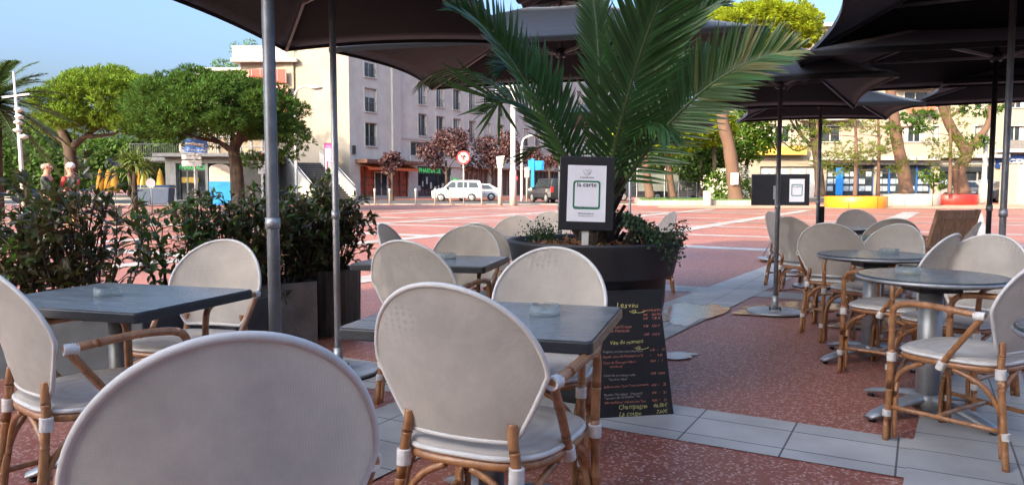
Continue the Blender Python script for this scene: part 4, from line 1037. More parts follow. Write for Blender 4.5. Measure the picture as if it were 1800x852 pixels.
for (za, zb_) in ((Z(176, 62), Z(128, 62)), (Z(232, 62), Z(184, 62))):
    bx = MB().box(-8.3, -5.25, .62, .66, za+1.0, zb_-.15).build('red_shutter', M_RED, ew)
    mb = MB()
    for k in range(5): x = -8.1+k*.7; mb.box(x, x+.03, .59, .618, za+1.0, zb_-.15)
    mb.build('bars', M_TRIM, bx)
    MB().box(-8.4, -5.1, .42, .62, za-.1, za+.85).build('balcony_front', mat('pink_balcony', (.50, .27, .22), .6), ew)
    MB().box(-8.6, -4.9, .35, 1.2, za-.35, za-.103).build('balcony_slab', M_TRIM, ew)
def stair(x0, x1, y0, y1, h, n, name, lbl, side):
    """A straight flight rising from x0 to x1 (relative to the corner), with sloping parapets."""
    s = thing(name, lbl, 'stairs', A0 + Vector((0, 0, 0)), 0); mb = MB()
    for k in range(n):
        a, b = x0 + (x1-x0)*k/n, x0 + (x1-x0)*(k+1)/n; mb.box(min(a, b), max(a, b)+ (0 if x1 > x0 else 0), y0, y1, h*k/n*.0, h*(k+1)/n)
    mb.build('steps', M_GREYC, s)
    for yy in (y0-.12, y1+.02):
        MB().add([(x0, yy, 0), (x1, yy, 0), (x1, yy, h+1.0), (x0, yy, 1.0), (x0, yy+.1, 0), (x1, yy+.1, 0), (x1, yy+.1, h+1.0), (x0, yy+.1, 1.0)],
                 [(0, 1, 2, 3), (7, 6, 5, 4), (3, 2, 6, 7), (1, 5, 6, 2), (0, 3, 7, 4)]).build('parapet', M_TRIM, s)
        MB().tube([(x0, yy+.05, 1.15), (x1, yy+.05, h+1.15)], .03, 6).build('handrail', M_ALU, s)
    return s
wt = thing('staircase', 'wide outdoor stairs with dark steps rising along the sunlit end wall', 'stairs', at(586, 55.0), atan2(.80, -.60))
M_STEP = mat('dark_stone_steps', (.055, .052, .05), .8, var=.3, vscale=3)
mb = MB()
for k in range(17): mb.box(.36*k, .36*k+.36, -1.5, 1.5, 0, .175*(k+1))
mb.build('steps', M_STEP, wt)
no = MB()
for k in range(17): no.box(.36*k-.012, .36*k+.05, -1.49, 1.49, .175*(k+1)+.002, .175*(k+1)+.02)
no.build('step_edges', M_GREYC, wt)
for yy in (-1.72, 1.52):
    MB().add([(-.3, yy, 0), (6.2, yy, 0), (6.2, yy, 3.95), (-.3, yy, .85), (-.3, yy+.2, 0), (6.2, yy+.2, 0), (6.2, yy+.2, 3.95), (-.3, yy+.2, .85)],
             [(0, 1, 2, 3), (7, 6, 5, 4), (3, 2, 6, 7), (1, 5, 6, 2), (0, 3, 7, 4)]).build('parapet', M_TRIM, wt)
    MB().tube([(-.3, yy+.1, 1.15), (6.2, yy+.1, 4.25)], .035, 6).build('handrail', M_ALU, wt)
stair(-6.6, -11.5, -5.2, -3.9, 2.9, 15, 'staircase', 'narrow stairs with grey railing, left of the tall street lamp', 1)
gm = thing('gallery', 'raised concrete walkway joining the stairs left of the apartment block', 'gallery', A0)
MB().box(-16.2, -9.4, -3.6, 1.0, 3.0, 3.28).build('deck', M_GREYC, gm)
for x in (-15.5, -12.8, -9.8): MB().box(x-.15, x+.15, -3.3, -3.0, 0, 2.998).build('pillar', M_GREYC, gm)
mb = MB()
for k in range(40): x = -16.1+.17*k; mb.box(x-.015, x+.015, -3.58, -3.55, 3.29, 4.25)
mb.box(-16.2, -9.4, -3.6, -3.53, 4.25, 4.31); mb.build('railing', M_RAIL, gm)

# low pharmacy pavilion on the left
PV = Vector((X(292, 54), 54.0, gz(54)))
W = X(462, 54) - PV.x
ph = thing('pharmacy_pavilion', 'low flat-roofed pharmacy with glass front behind the round-headed info board', 'shop', PV)
wall_open(W, 3.2, [(.75, 2.9, .1, 2.75), (3.1, W-.1, .1, 2.75)], .5).build('wall', M_GREYC, ph)
MB().box(0, W, 5, 5.2, 0, 3.2).box(0, .2, .5, 5, 0, 3.2).build('rear_wall', M_GREYC, ph)
MB().box(-.5, W+.6, -.9, 5.6, 3.204, 3.45).build('roof', M_GREYC, ph)
MB().box(.76, 2.89, .46, .5, 2.22, 2.74).build('sign_board', M_DARKSH, ph)
text('PHARMACIE', .52, M_GSIGN, ph, (.8, .44, 2.30), name='sign_lettering', xs=.72, bold=.01)
fr = MB().box(.76, 2.89, .50, .53, .1, 2.2).build('shop_glass', M_WIN, ph); MB().box(3.11, W-.12, .50, .53, .1, 2.7).build('shop_glass', M_DARKSH, ph)
mb = MB()
for x in (.82, 1.4, 2.1, 2.82): mb.box(x-.05, x+.05, .43, .498, .1, 2.2)
mb.build('shop_frame', M_GREYC, ph)
MB().box(.95, 2.2, .47, .495, 1.35, 1.75).build('poster', mat('yellow_poster', (.60, .38, .05), .6), ph)
up = MB().box(3.4, W+.4, 1.4, 1.5, 3.46, 4.7).build('upper_glazing', mat('warm_glazing', (.55, .40, .24), .25, var=.3, vscale=1.2), ph)
mb = MB()
for k in range(6): x = 3.4 + k*(W-3.0)/5; mb.box(x-.05, x+.05, 1.30, 1.398, 3.46, 4.7)
mb.box(3.35, W+.45, 1.25, 1.6, 4.703, 4.82); mb.box(3.4, W+.4, 1.32, 1.395, 4.0, 4.08); mb.build('glazing_bars', M_TRIM, up)

# long cream building across the right-hand side
B0 = Vector((X(1296, 64), 64.0, gz(64))); LB = X(1990, 64) - B0.x
rb = thing('cream_building', 'long sunlit cream apartment building behind the round coloured planters', 'building', B0)
ops2 = []; bays = []
def bx(px): return X(px, 64) - B0.x
for (a, b) in ((1337, 1358), (1360, 1386), (1440, 1475), (1583, 1626), (1634, 1646), (1708, 1722), (1760, 1800), (1830, 1870), (1900, 1940)):
    for z in (4.85, 7.75, 10.6): ops2.append((bx(a), bx(b), z, z+1.35))
low2 = [(bx(1335), bx(1445), .1, 2.75), (bx(1452), bx(1536), .1, 2.85), (bx(1540), bx(1636), .1, 2.85), (bx(1650), bx(1742), .1, 2.3), (bx(1758), bx(1850), .1, 2.4)]
wall_open(LB, 14.5, ops2 + low2, .35).build('wall', M_WALLC, rb)
MB().box(0, LB, 8, 8.2, 0, 14.5).box(0, .2, .36, 8, 0, 14.5).build('rear_wall', M_WALLC, rb); MB().box(-.3, LB, -.5, 8.4, 14.504, 14.8).build('roof', M_TRIM, rb)
for o in ops2: window(rb, *o, .26, False, .07)
M_POST2 = mat('pale_blue_posters', (.36, .44, .50), .5, var=.25, vscale=3)
M_AWY = mat('yellow_awning', (.62, .42, .08), .7, var=.1); M_BLUE = mat('blue_shopfront', (.02, .11, .38), .4, var=.15); M_BLUES = mat('navy_sign', (.015, .05, .20), .45, var=.1)
MB().box(bx(1312), bx(1410), -.8, -.003, 3.72, 4.45).build('balcony_front', M_AWY, rb)
for (a, b, z) in ((1420, 1640, 3.55), (1640, 1760, 3.75), (1560, 1655, 9.6), (1745, 1860, 4.2), (1400, 1500, 6.9)): MB().box(bx(a), bx(b), -.9, -.003, z-.28, z).build('slab_edge', M_TRIM, rb)
MB().box(bx(1580), bx(1630), -.75, -.7, 7.2, 8.0).build('balcony_front', mat('terracotta_panel', (.42, .16, .09), .7, var=.2), rb)
MB().box(bx(1752), bx(1858), -.85, -.8, 4.21, 4.95).build('balcony_glass', mat('smoked_glass', (.20, .19, .18), .2), rb)
for (a, b, z, m) in ((1335, 1445, 2.75, M_CURT), (1452, 1536, 2.85, M_WIN), (1540, 1636, 2.85, M_WIN), (1650, 1742, 2.3, M_WIN), (1758, 1850, 2.4, M_DARKSH)):
    s_ = MB().box(bx(a)+.01, bx(b)-.01, .24, .28, .11, z-.01).build('shop_window', m, rb)
    mb = MB(); k = max(3, int((bx(b)-bx(a))/1.1))
    for i in range(k+1): x = bx(a) + (bx(b)-bx(a))*i/k; mb.box(max(x-.05, bx(a)+.012), min(x+.05, bx(b)-.012), .16, .236, .11, z-.01)
    mb.build('mullions', M_BLUE if 1450 < a < 1600 else M_GREYC, s_)
    rp_ = random.Random(a)
    rows_ = 3 if z > 2.5 else 1
    for i in range(k):
        for j in range(rows_*2):
            if rp_.random() < .75:
                x = bx(a) + (bx(b)-bx(a))*(i+.12)/k; w_ = (bx(b)-bx(a))/k*.36; x += (j % 2)*w_*1.15; zz = .65 + .62*(j//2) + (0 if rows_ > 1 else .55); MB().box(x, x+w_, .205, .232, zz, zz+.42).build('poster', M_POST2, s_)
cp = MB().box(bx(1468), bx(1480), -.12, -.003, .3, 2.65).build('cash_point', mat('bright_blue', (.02, .22, .62), .4), rb)
MB().box(bx(1420), bx(1745), -.16, -.003, 2.9, 3.25).build('fascia', M_TRIM, rb)
MB().box(bx(1746), bx(1862), -.2, -.003, 2.62, 3.72).build('sign_board', M_BLUES, rb)
text('AGENCE', .62, M_WHITE, rb, (bx(1756), -.206, 2.95), name='sign_lettering', xs=1.35, bold=.012)
MB().box(bx(1650), bx(1742), -.06, -.003, 2.34, 2.75).build('upper_lights', M_WIN, rb)

# unseen building, set back and sized to shade the terrace but keep sky fill
M_BEHIND = mat('cream_facade', (.66, .58, .47), .85, var=.05, vscale=.5)
cf = thing('shade_building', 'unseen tall cream building added behind the camera to shade the whole terrace', 'building', (-20.2, -13.2, 0), -UA*.30)
wall_open(58, 19.0, [(2+4*k, 3.6+4*k, .1, 2.6) for k in range(12)] + [(2.5+4*k, 3.7+4*k, z, z+1.6) for k in range(12) for z in (4.2, 7.0, 9.6, 12.4, 15.2)], .3).build('side_wall', M_BEHIND, cf)
wl = cf.children[0]; wl.scale = (1, -1, 1); wl.name = 'wall'
MB().box(0, 58, -9, -8.7, 0, 19).box(0, .25, -8.7, -.31, 0, 19).box(0, 58, -8.7, -.31, 19.01, 19.3).build('rear_wall', M_WALL, cf)
MB().box(.3, 57.9, -.36, -.33, .1, 18.9).build('glazing', M_WIN, cf)

# ------------------------------------------------------------------ trees
M_NEED = mat('pine_needles', (.130, .215, .024), .75, spec=.15, var=.3, vscale=.8, island=.45, trans=(.22, .30, .025), tfac=.25)
M_NEEDD = mat('dark_pine_needles', (.056, .122, .022), .75, spec=.15, var=.3, vscale=.8, island=.45, trans=(.12, .19, .02), tfac=.22)
M_NEEDY = mat('yellow_green_needles', (.23, .29, .014), .75, spec=.15, var=.25, vscale=.8, island=.4, trans=(.40, .44, .02), tfac=.3)
M_PBARK = mat('pine_bark', (.135, .076, .048), .9, var=.4, vscale=3, stretch=(1, 1, .35), bump=1.0, bscale=9, col2=(.10, .06, .042))
M_DBARK = mat('dark_bark', (.070, .048, .034), .9, var=.4, vscale=3, stretch=(1, 1, .35), bump=1.0, bscale=9)
M_LEAF = mat('tree_leaves', (.095, .175, .022), .75, spec=.15, var=.3, vscale=1, island=.5, trans=(.15, .31, .02), tfac=.3)
M_LEAFD = mat('dark_tree_leaves', (.055, .10, .02), .75, spec=.15, var=.3, vscale=1, island=.5, trans=(.08, .16, .015), tfac=.22)
M_PLUM = mat('purple_leaves', (.085, .034, .034), .55, var=.3, vscale=1.5, island=.6, trans=(.14, .05, .04), tfac=.25)
def tufts(mb, clumps, n, L, w, r, blades=7, up=.35, shell=.62):
    """Needle tufts over and through a set of ellipsoid clumps (centre, rx, ry, rz)."""
    wts = [c[1]*c[2] + c[1]*c[3] for c in clumps]; tot = sum(wts)
    for (c, rx, ry, rz), wt in zip(clumps, wts):
        for i in range(max(4, int(n*wt/tot))):
            o = rv(r); k = shell + (1-shell)*r.random()**.5; p = Vector(c) + Vector((o.x*rx, o.y*ry, o.z*rz))*k
            ax = (o + Vector((0, 0, up)) + rv(r)*.35).normalized()
            for b in range(blades):
                d = (ax + rv(r)*.75).normalized(); s_ = d.orthogonal().normalized()
                s_ = (s_*cos(b) + d.cross(s_)*sin(b))*w; l = L*r.uniform(.65, 1.15)
                mb.add([p - s_*.6, p + s_*.6, p + d*l*.6 + s_, p + d*l, p + d*l*.6 - s_], [(0, 1, 2, 3, 4)])
def leafballs(mb, clumps, n, L, r, shell=.35):
    wts = [c[1]*c[2] + c[1]*c[3] for c in clumps]; tot = sum(wts)
    for (c, rx, ry, rz), wt in zip(clumps, wts):
        for i in range(max(4, int(n*wt/tot))):
            o = rv(r); k = shell + (1-shell)*r.random()**.6; p = Vector(c) + Vector((o.x*rx, o.y*ry, o.z*rz))*k
            d = (rv(r) + Vector((0, 0, -.2))).normalized(); leafquad(mb, p, d, (o + Vector((0, 0, .8)) + rv(r)*.7).normalized(), L*r.uniform(.7, 1.2), L*r.uniform(.24, .36))
def tree(name, label, base, trunk, crown, mats, r0, r1, limbs=(), kind='needle', n=1500, L=.34, w=.03, seed=1, group='trees round the square', shell=.6, up=.35):
    r = random.Random(seed); base = Vector(base); t = thing(name, label, 'tree', base, 0, group); tk = MB()
    ps = smooth_path([Vector(p) - base for p in trunk], 8); N = len(ps)
    rad = [(r0*(1-i/(N-1)) + r1*i/(N-1))*(1 + .22*max(0, 1-i/3)) * (1 + r.uniform(-.05, .05)) for i in range(N)]
    tk.tube(ps, rad, 14)
    for lb_ in limbs:
        lp = smooth_path([Vector(p) - base for p in lb_[0]], 6); M = len(lp); tk.tube(lp, [lb_[1]*(1-.75*i/(M-1)) for i in range(M)], 9)
    tk.build('trunk', mats[1], t)
    cr = MB(); cl = [(Vector(c[0]) - base, c[1], c[2], c[3]) for c in crown]
    if kind == 'needle': tufts(cr, cl, n, L, w, r, shell=shell, up=up)
    else: leafballs(cr, cl, n, L, r, shell)
    cr.build('crown', mats[0], t)
    return t
def dome(px0, px1, py_top, py_bot, y, k, seed, depth=1.0, flat=.5, rr_=.27):
    """Clumps filling a parasol-pine dome spanning those photo columns and rows at distance y: an even upper layer and a looser lower one."""
    r = random.Random(seed); x0, x1 = X(px0, y), X(px1, y); zt, zb = Z(py_top, y), Z(py_bot, y); cx, hw, h = (x0+x1)/2, (x1-x0)/2, zt-zb; out = []
    for i in range(k):
        up_ = i % 3 != 2; q = sqrt((i+.5)/k)*.90; a = i*2.39996 + r.uniform(-.25, .25); top = sqrt(max(0, 1-q*q)); s_ = hw*rr_*r.uniform(.75, 1.15)
        lift = (.30 + .62*top - .02) if up_ else (.16 + .26*top)
        zz = zb + h*(lift + r.uniform(-.07, .07)) - (s_*.62 if up_ else 0)*.6
        out.append((Vector((cx + cos(a)*q*(hw-s_*.5), y + sin(a)*q*hw*depth, max(zz, zb + s_*.4))), s_, s_, s_*.60))
    return out
def W3(px, py, y): return Vector((X(px, y, Z(py, y)), y, Z(py, y)))
y = 40
tree('umbrella_pine', 'sunlit umbrella pine on the left, above the two people', at(128, y), [at(128, y), W3(124, 275, y), W3(116, 245, y), W3(100, 215, y)], dome(78, 335, 114, 268, y, 90, 5, rr_=.20), (M_NEED, M_DBARK), .36, .2,
     [([W3(122, 262, y), W3(150, 240, y), W3(185, 215, y)], .22), ([W3(118, 250, y), W3(90, 238, y+1), W3(70, 215, y+1)], .16), ([W3(150, 240, y), W3(200, 235, y-1), W3(230, 215, y-1)], .12)], n=11000, L=.26, w=.018, seed=6, up=.7)
y = 33
tree('umbrella_pine', 'broad dark green umbrella pine in front of the stepped cream building', at(419, y), [at(419, y), W3(416, 300, y), W3(412, 262, y), W3(425, 235, y), W3(430, 200, y)], dome(222, 545, 120, 270, y, 100, 9, rr_=.20) + dome(430, 552, 190, 320, y, 22, 19, rr_=.3), (M_NEEDD, M_DBARK), .32, .16,
     [([W3(412, 268, y), W3(385, 250, y), W3(350, 225, y)], .17), ([W3(416, 250, y), W3(450, 235, y), W3(490, 220, y)], .16), ([W3(385, 250, y), W3(340, 240, y-1), W3(300, 225, y-1)], .10)], n=15000, L=.21, w=.015, seed=10, up=.7)
y = 45.5
tree('stone_pine', 'tall leaning stone pine with bright yellow-green crown, right of the palm', W3(1294, 354, y), [W3(1294, 356, y), W3(1290, 320, y), W3(1282, 260, y), W3(1270, 200, y), W3(1285, 130, y), W3(1315, 90, y)], dome(1205, 1442, 2, 112, y, 80, 12, rr_=.21), (M_NEEDY, M_PBARK), .46, .26,
     [([W3(1283, 140, y), W3(1340, 95, y), W3(1390, 75, y)], .2), ([W3(1283, 140, y), W3(1250, 110, y), W3(1230, 85, y)], .18)], n=9000, L=.30, w=.022, seed=13)
pst = MB().box(-.22, .22, -.03, .0, -.35, .35).build('paper_notice', M_PAPER); pst.location = W3(1291, 314, 44.93); tag(pst, 'small white notice pinned to the leaning pine trunk', 'notice')
# tall pines farther left, out of the picture: their shade lies on the stairs and the pharmacy
for k, (x_, y_, h_) in enumerate(((-37.5, 37, 21), (-43, 33, 20), (-49, 29, 19))):
    r_ = random.Random(200+k); b_ = Vector((x_, y_, gz(y_)))
    tree('umbrella_pine', 'tall umbrella pine far left, beyond the picture edge, number %s from the date palm' % ('one', 'two', 'three')[k], b_, [b_, b_ + Vector((.3, 0, h_*.4)), b_ + Vector((0, .2, h_*.8))], [(b_ + Vector((r_.uniform(-4, 4), r_.uniform(-4, 4), h_ - r_.uniform(.8, 5))), 1.9, 1.9, 1.3) for q in range(40)], (M_NEEDD, M_DBARK), .4, .2, n=1500, L=.6, w=.09, seed=210+k)
# group of trees right of the palm
y = 50
tree('pine', 'slim pine at the left end of the lawn with low yellow-green boughs', W3(1143, 347, 46), [W3(1143, 348, 46), W3(1136, 300, 46), W3(1130, 255, 46), W3(1132, 215, 46)], [(W3(1136, 228, 46), 1.5, 1.3, .6), (W3(1180, 240, 46), 1.3, 1.3, .6), (W3(1105, 225, 46), 1.1, 1, .5)], (M_NEEDY, M_PBARK), .27, .17, n=420, L=.4, w=.04, seed=21)
tree('pine', 'slim pine in the middle of the lawn, between the fence panels', W3(1182, 346, 48), [W3(1182, 347, 48), W3(1176, 300, 48), W3(1172, 250, 48), W3(1174, 190, 48)], [(W3(1172, 235, 48), 1.4, 1.2, .5), (W3(1215, 225, 47), 1.4, 1.2, .6), (W3(1195, 255, 47.5), 1.2, 1.2, .5)], (M_NEEDY, M_PBARK), .25, .15, n=420, L=.4, w=.04, seed=22)
tree('broadleaf_tree', 'dense dark tree between the slim pines and the big leaning trunk', W3(1232, 340, 53), [W3(1232, 345, 53), W3(1235, 300, 53), W3(1230, 250, 53)], [(W3(1225, 285, 53), 2.2, 1.8, 1.5), (W3(1255, 255, 53), 1.8, 1.6, 1.3), (W3(1215, 250, 53), 1.6, 1.6, 1.2), (W3(1240, 225, 53), 2.2, 1.8, 1.2)], (M_LEAFD, M_DBARK), .2, .1, kind='leaf', n=3200, L=.34, seed=23)
tree('broadleaf_tree', 'bright green leafy tree right behind the leaning trunk', W3(1318, 342, 52), [W3(1318, 345, 52), W3(1312, 300, 52), W3(1318, 250, 52)], [(W3(1322, 225, 52), 1.9, 1.6, 1.4), (W3(1310, 265, 52), 1.5, 1.4, 1.0), (W3(1340, 250, 52), 1.2, 1.2, .8), (W3(1320, 195, 52), 1.6, 1.5, 1.0)], (M_LEAF, M_DBARK), .18, .1, kind='leaf', n=2600, L=.32, seed=24, shell=.3)
tree('pine', 'yellowish low pine bough tree behind the thin umbrella corner', W3(1258, 340, 48), [W3(1258, 345, 48), W3(1256, 280, 48), W3(1252, 230, 48)], [(W3(1240, 232, 48), 1.9, 1.5, .8), (W3(1210, 215, 48), 1.3, 1.3, .6), (W3(1255, 215, 48), 1.2, 1.2, .7)], (M_NEEDY, M_DBARK), .16, .10, n=800, L=.38, w=.04, seed=25)
M_FLOW = mat('white_blossom', (.72, .70, .60), .7, var=.1, island=.2)
hb = thing('flowering_bush', 'white-flowering bush at the foot of the leaning pine', 'bush', W3(1268, 352, 47.5)); O = Vector(hb.location)
mb = MB(); r = random.Random(40); cl = [(W3(1262, 325, 47.5)-O, 1.0, .9, 1.0), (W3(1292, 318, 47.2)-O, .95, .9, 1.1), (W3(1275, 338, 47)-O, 1.2, .9, .6), (W3(1315, 330, 47.5)-O, .7, .7, .8)]
leafballs(mb, cl, 1600, .20, r, .5); mb.build('foliage', M_LEAF, hb)
mb = MB()
for c, rx, ry, rz in cl:
    for i in range(60):
        o = rv(r); 
        if o.y > .3: continue
        p = c + Vector((o.x*rx, o.y*ry, o.z*rz))
        for q in range(9): leafquad(mb, p + rv(r)*.09, rv(r), rv(r), .10, .045)
mb.build('blossoms', M_FLOW, hb)

# far tree mass on the left and plum trees before the block
def mass(label, cl, m, n, L, seed, name='tree_belt'):
    r = random.Random(seed); o = thing(name, label, 'trees', (0, 0, 0)); mb = MB(); leafballs(mb, cl, n, L, r, .55); mb.build('foliage', m, o); o['kind'] = 'stuff'; return o
r = random.Random(77); cl = []
for k in range(26):
    px = -90 + k*17; cl.append((W3(px, r.uniform(262, 318), r.uniform(62, 76)), r.uniform(1.8, 3.0), 2, r.uniform(1.3, 2.2)))
for k in range(8): cl.append((W3(-60+22*k, r.uniform(235, 260), 72), 2.3, 2, 1.6))
mass('dark leafy trees closing the view far behind the two people', cl, M_LEAFD, 16000, .50, 78)
r = random.Random(87); cl = [(W3(180 + 13*k, r.uniform(265, 300), 66 + r.uniform(-3, 3)), 1.6, 1.5, 1.3) for k in range(9)]
mass('lighter green far trees between the two umbrella pine trunks', cl, M_LEAF, 5000, .42, 79)
r = random.Random(97); cl = [(W3(1085 + 17*k, r.uniform(235, 300), 68 + r.uniform(-3, 3)), 2.3, 1.8, 1.8) for k in range(13)] + [(W3(1095 + 22*k, r.uniform(195, 230), 70), 2.3, 1.8, 1.6) for k in range(7)]
mass('far dark trees behind the lawn and fence panels', cl, M_LEAFD, 10000, .46, 80)
PG = 'purple plum trees before the apartment block'
def plum(px, y, ty, by, hw, lab, seed, n=1500):
    r = random.Random(seed); b = at(px, y); c = []
    x = X(px, y); zt, zb = Z(ty, y), Z(by, y)
    for k in range(9): c.append((Vector((x + r.uniform(-.75, .75)*hw, y + r.uniform(-.7, .7)*hw, zb + (zt-zb)*r.uniform(.15, .85))), hw*.45, hw*.45, hw*.4))
    tree('plum_tree', lab, b, [b, Vector((x+.05, y, (b.z+zb)/2+.3)), Vector((x, y, zb+.8))], c, (M_PLUM, M_DBARK), .15, .08, [([Vector((x, y, zb)), Vector((x+hw*.4, y, zb+hw*.6))], .06), ([Vector((x, y, zb-.2)), Vector((x-hw*.4, y, zb+hw*.5))], .06)], kind='leaf', n=n, L=.27, seed=seed, group=PG, shell=.3)
plum(784, 58, 230, 303, 2.0, 'purple plum tree directly behind the white van', 51, 2600)
plum(865, 60, 235, 308, 2.0, 'purple plum tree above the silver car, behind the pale totem', 52, 2600)
plum(928, 68, 258, 302, 1.7, 'purple plum tree behind the bright blue sign post', 53)
plum(965, 76, 262, 300, 1.5, 'purple plum tree farthest right, beside the black menu sign', 54)
plum(689, 57, 258, 312, .85, 'slim purple plum sapling in front of the red restaurant', 55, 800)
# young trees over the roof terrace
y = 66
tree('roof_tree', 'feathery small tree growing above the roof terrace, left of the thick pole', W3(440, 118, y), [W3(440, 118, y), W3(438, 100, y), W3(432, 80, y)], [(W3(415, 86, y), .6, .6, .7), (W3(440, 78, y), .7, .6, .5), (W3(446, 92, y), .6, .6, .5)], (M_LEAF, M_DBARK), .06, .03, kind='leaf', n=420, L=.2, seed=61)
tree('roof_tree', 'feathery small tree on the lower roof edge, left of the roof terrace', W3(395, 125, y), [W3(395, 128, y), W3(394, 118, y), W3(392, 108, y)], [(W3(385, 112, y), .7, .6, .45), (W3(408, 112, y), .6, .6, .4)], (M_LEAF, M_DBARK), .06, .03, kind='leaf', n=320, L=.2, seed=62)

# trees among the coloured planters
y = 39.5
M_OLIVE = mat('olive_needles', (.115, .15, .022), .75, spec=.15, var=.3, vscale=.8, island=.45, trans=(.22, .25, .03), tfac=.25)
def small_pine(px, y, base_py, top, lab, seed, hw, lo, hi):
    b = W3(px, base_py, y); r = random.Random(seed); cl = []
    for k in range(20):
        zz = r.uniform(0, 1); q = hw*(1-.45*zz)*r.uniform(.2, 1); a = r.uniform(0, 2*pi); p = W3(px, lo + (hi-lo)*zz, y); cl.append((p + Vector((q*cos(a), q*sin(a), 0)), hw*.30, hw*.30, hw*.10))
    lm = [([W3(px, lo+(hi-lo)*k/7, y), W3(px, lo+(hi-lo)*k/7-3, y) + Vector((hw*.8*cos(k*2.4), hw*.8*sin(k*2.4), 0))], .028) for k in range(8)]
    tree('young_pine', lab, b, [b, W3(px+2, (base_py+top)/2, y), W3(px-3, top, y)], cl, (M_OLIVE, M_PBARK), .11, .05, lm, n=520, L=.20, w=.011, seed=seed, shell=.2)
small_pine(1503, 39.3, 346, 165, 'young pine growing out of the orange planter', 71, 2.0, 300, 195)
small_pine(1543, 42.5, 345, 150, 'young dark-trunked pine just right of the orange planter', 72, 1.7, 305, 190)
small_pine(1669, 43.5, 342, 150, 'thin young pine growing out of the red planter', 73, 1.7, 300, 190)
small_pine(1436, 46, 345, 170, 'young pine left of the orange planter, crossed by the parasol pole', 74, 1.5, 305, 200)
y = 45
tree('pine', 'reddish leaning pine trunk rising from behind the white planter', W3(1592, 338, y), [W3(1593, 340, y), W3(1588, 300, y), W3(1577, 250, y), W3(1571, 200, y), W3(1565, 140, y), W3(1575, 60, y)], [(W3(1600, 222, y), 1.4, 1.0, .35), (W3(1575, 90, y), 3.6, 3, 1.6), (W3(1615, 205, y), 1.0, .9, .25)], (M_NEEDD, M_PBARK), .40, .24, [([W3(1574, 225, y), W3(1600, 222, y), W3(1625, 212, y)], .09)], n=900, L=.34, w=.035, seed=81)
y = 46
tree('pine', 'thick forked pine with a twisted trunk behind the red planter', W3(1688, 338, y), [W3(1692, 340, y), W3(1686, 300, y), W3(1698, 268, y), W3(1672, 225, y), W3(1655, 180, y), W3(1640, 100, y)], [(W3(1645, 90, y), 3.2, 2.6, 1.4), (W3(1770, 95, y), 3.0, 2.6, 1.4), (W3(1725, 190, y), 1.2, .9, .4), (W3(1715, 250, y), .9, .7, .3)], (M_NEEDD, M_PBARK), .42, .20,
     [([W3(1696, 272, y), W3(1712, 252, y), W3(1736, 220, y), W3(1745, 170, y), W3(1760, 110, y)], .30), ([W3(1670, 205, y), W3(1690, 190, y), W3(1700, 170, y)], .09), ([W3(1742, 195, y), W3(1775, 185, y), W3(1800, 170, y)], .12)], n=1300, L=.34, w=.035, seed=82)
tree('bare_tree', 'spreading dark-branched tree left of the parasol pole with the sleeve', W3(1442, 342, 50), [W3(1442, 345, 50), W3(1438, 290, 50), W3(1430, 240, 50), W3(1425, 190, 50)], [(W3(1395, 235, 50), 1.2, 1, .5), (W3(1420, 185, 50), 2.5, 2, .9)], (M_NEEDD, M_DBARK), .34, .18,
     [([W3(1434, 262, 50), W3(1410, 240, 50), W3(1385, 205, 50)], .17), ([W3(1432, 250, 50), W3(1400, 265, 50), W3(1365, 240, 50)], .09), ([W3(1428, 225, 50), W3(1450, 205, 50), W3(1470, 185, 50)], .14), ([W3(1410, 240, 50), W3(1400, 215, 50), W3(1395, 190, 50)], .12)], n=380, L=.34, w=.03, seed=83)
tree('shrub_tree', 'small leafy shrub between the white and red planters', W3(1640, 345, 47), [W3(1640, 348, 47), W3(1641, 325, 47), W3(1640, 305, 47)], [(W3(1638, 308, 47), .9, .7, .5), (W3(1648, 322, 47), .6, .6, .4)], (M_LEAF, M_DBARK), .05, .03, kind='leaf', n=300, L=.24, seed=84)

# date palm at the left edge, yucca
def far_frond(mb, b, dirv, L, droop, r, w=.03, ll=.34):
    d = dirv.normalized(); f = lambda t: b + d*L*t + Vector((0, 0, -droop*L*t*t)); mb.tube([f(i/7) for i in range(8)], [.03*(1-i/8)+.006 for i in range(8)], 4)
    for i in range(44):
        t = .10 + .9*i/43; p = f(t); dd = (f(min(1, t+.03)) - f(t-.03)).normalized(); s_ = dd.cross(Vector((0, 0, 1))).normalized(); l = ll*sin(pi*min(1, .2+.8*t))**.5 + .05
        for sd in (-1, 1):
            e = p + (dd*.75 + s_*sd*.8 + Vector((0, 0, r.uniform(-.25, .15)))).normalized()*l; mb.add([p - dd*w*.5, p + dd*w*.5, e], [(0, 1, 2)])
y = 27
b = at(-8, y); dp = thing('date_palm', 'big date palm cut by the left picture edge', 'palm', b); O = Vector(b)
zc_ = Z(185, y) - b.z; MB().tube([(0, 0, 0), (.05, 0, zc_*.5), (.03, 0, zc_)], [.30, .26, .34], 14).build('trunk', M_DBARK, dp)
mb = MB(); r = random.Random(91)
for i in range(46):
    a = i*2.39996; e = 1.15 - 1.75*(i/46); far_frond(mb, Vector((.03, 0, zc_+.1)), Vector((cos(a)*cos(e), sin(a)*cos(e), sin(e))), r.uniform(2.5, 3.2), .34, r, .085, .46)
mb.build('fronds', mat('date_palm_leaf', (.055, .095, .032), .5, var=.25, vscale=1, island=.35, trans=(.10, .17, .04), tfac=.25), dp)
y = 36
b = at(238, y); yk = thing('yucca', 'spiky palm-like yucca left of the blue direction sign', 'yucca', b); zc_ = Z(285, y) - b.z
MB().tube([(0, 0, 0), (0, 0, zc_*.6), (.05, 0, zc_)], [.15, .12, .12], 8).tube([(0, 0, zc_*.4), (-.4, 0, zc_*.95)], [.09, .08], 7).build('trunk', M_DBARK, yk)
mb = MB(); r = random.Random(92)
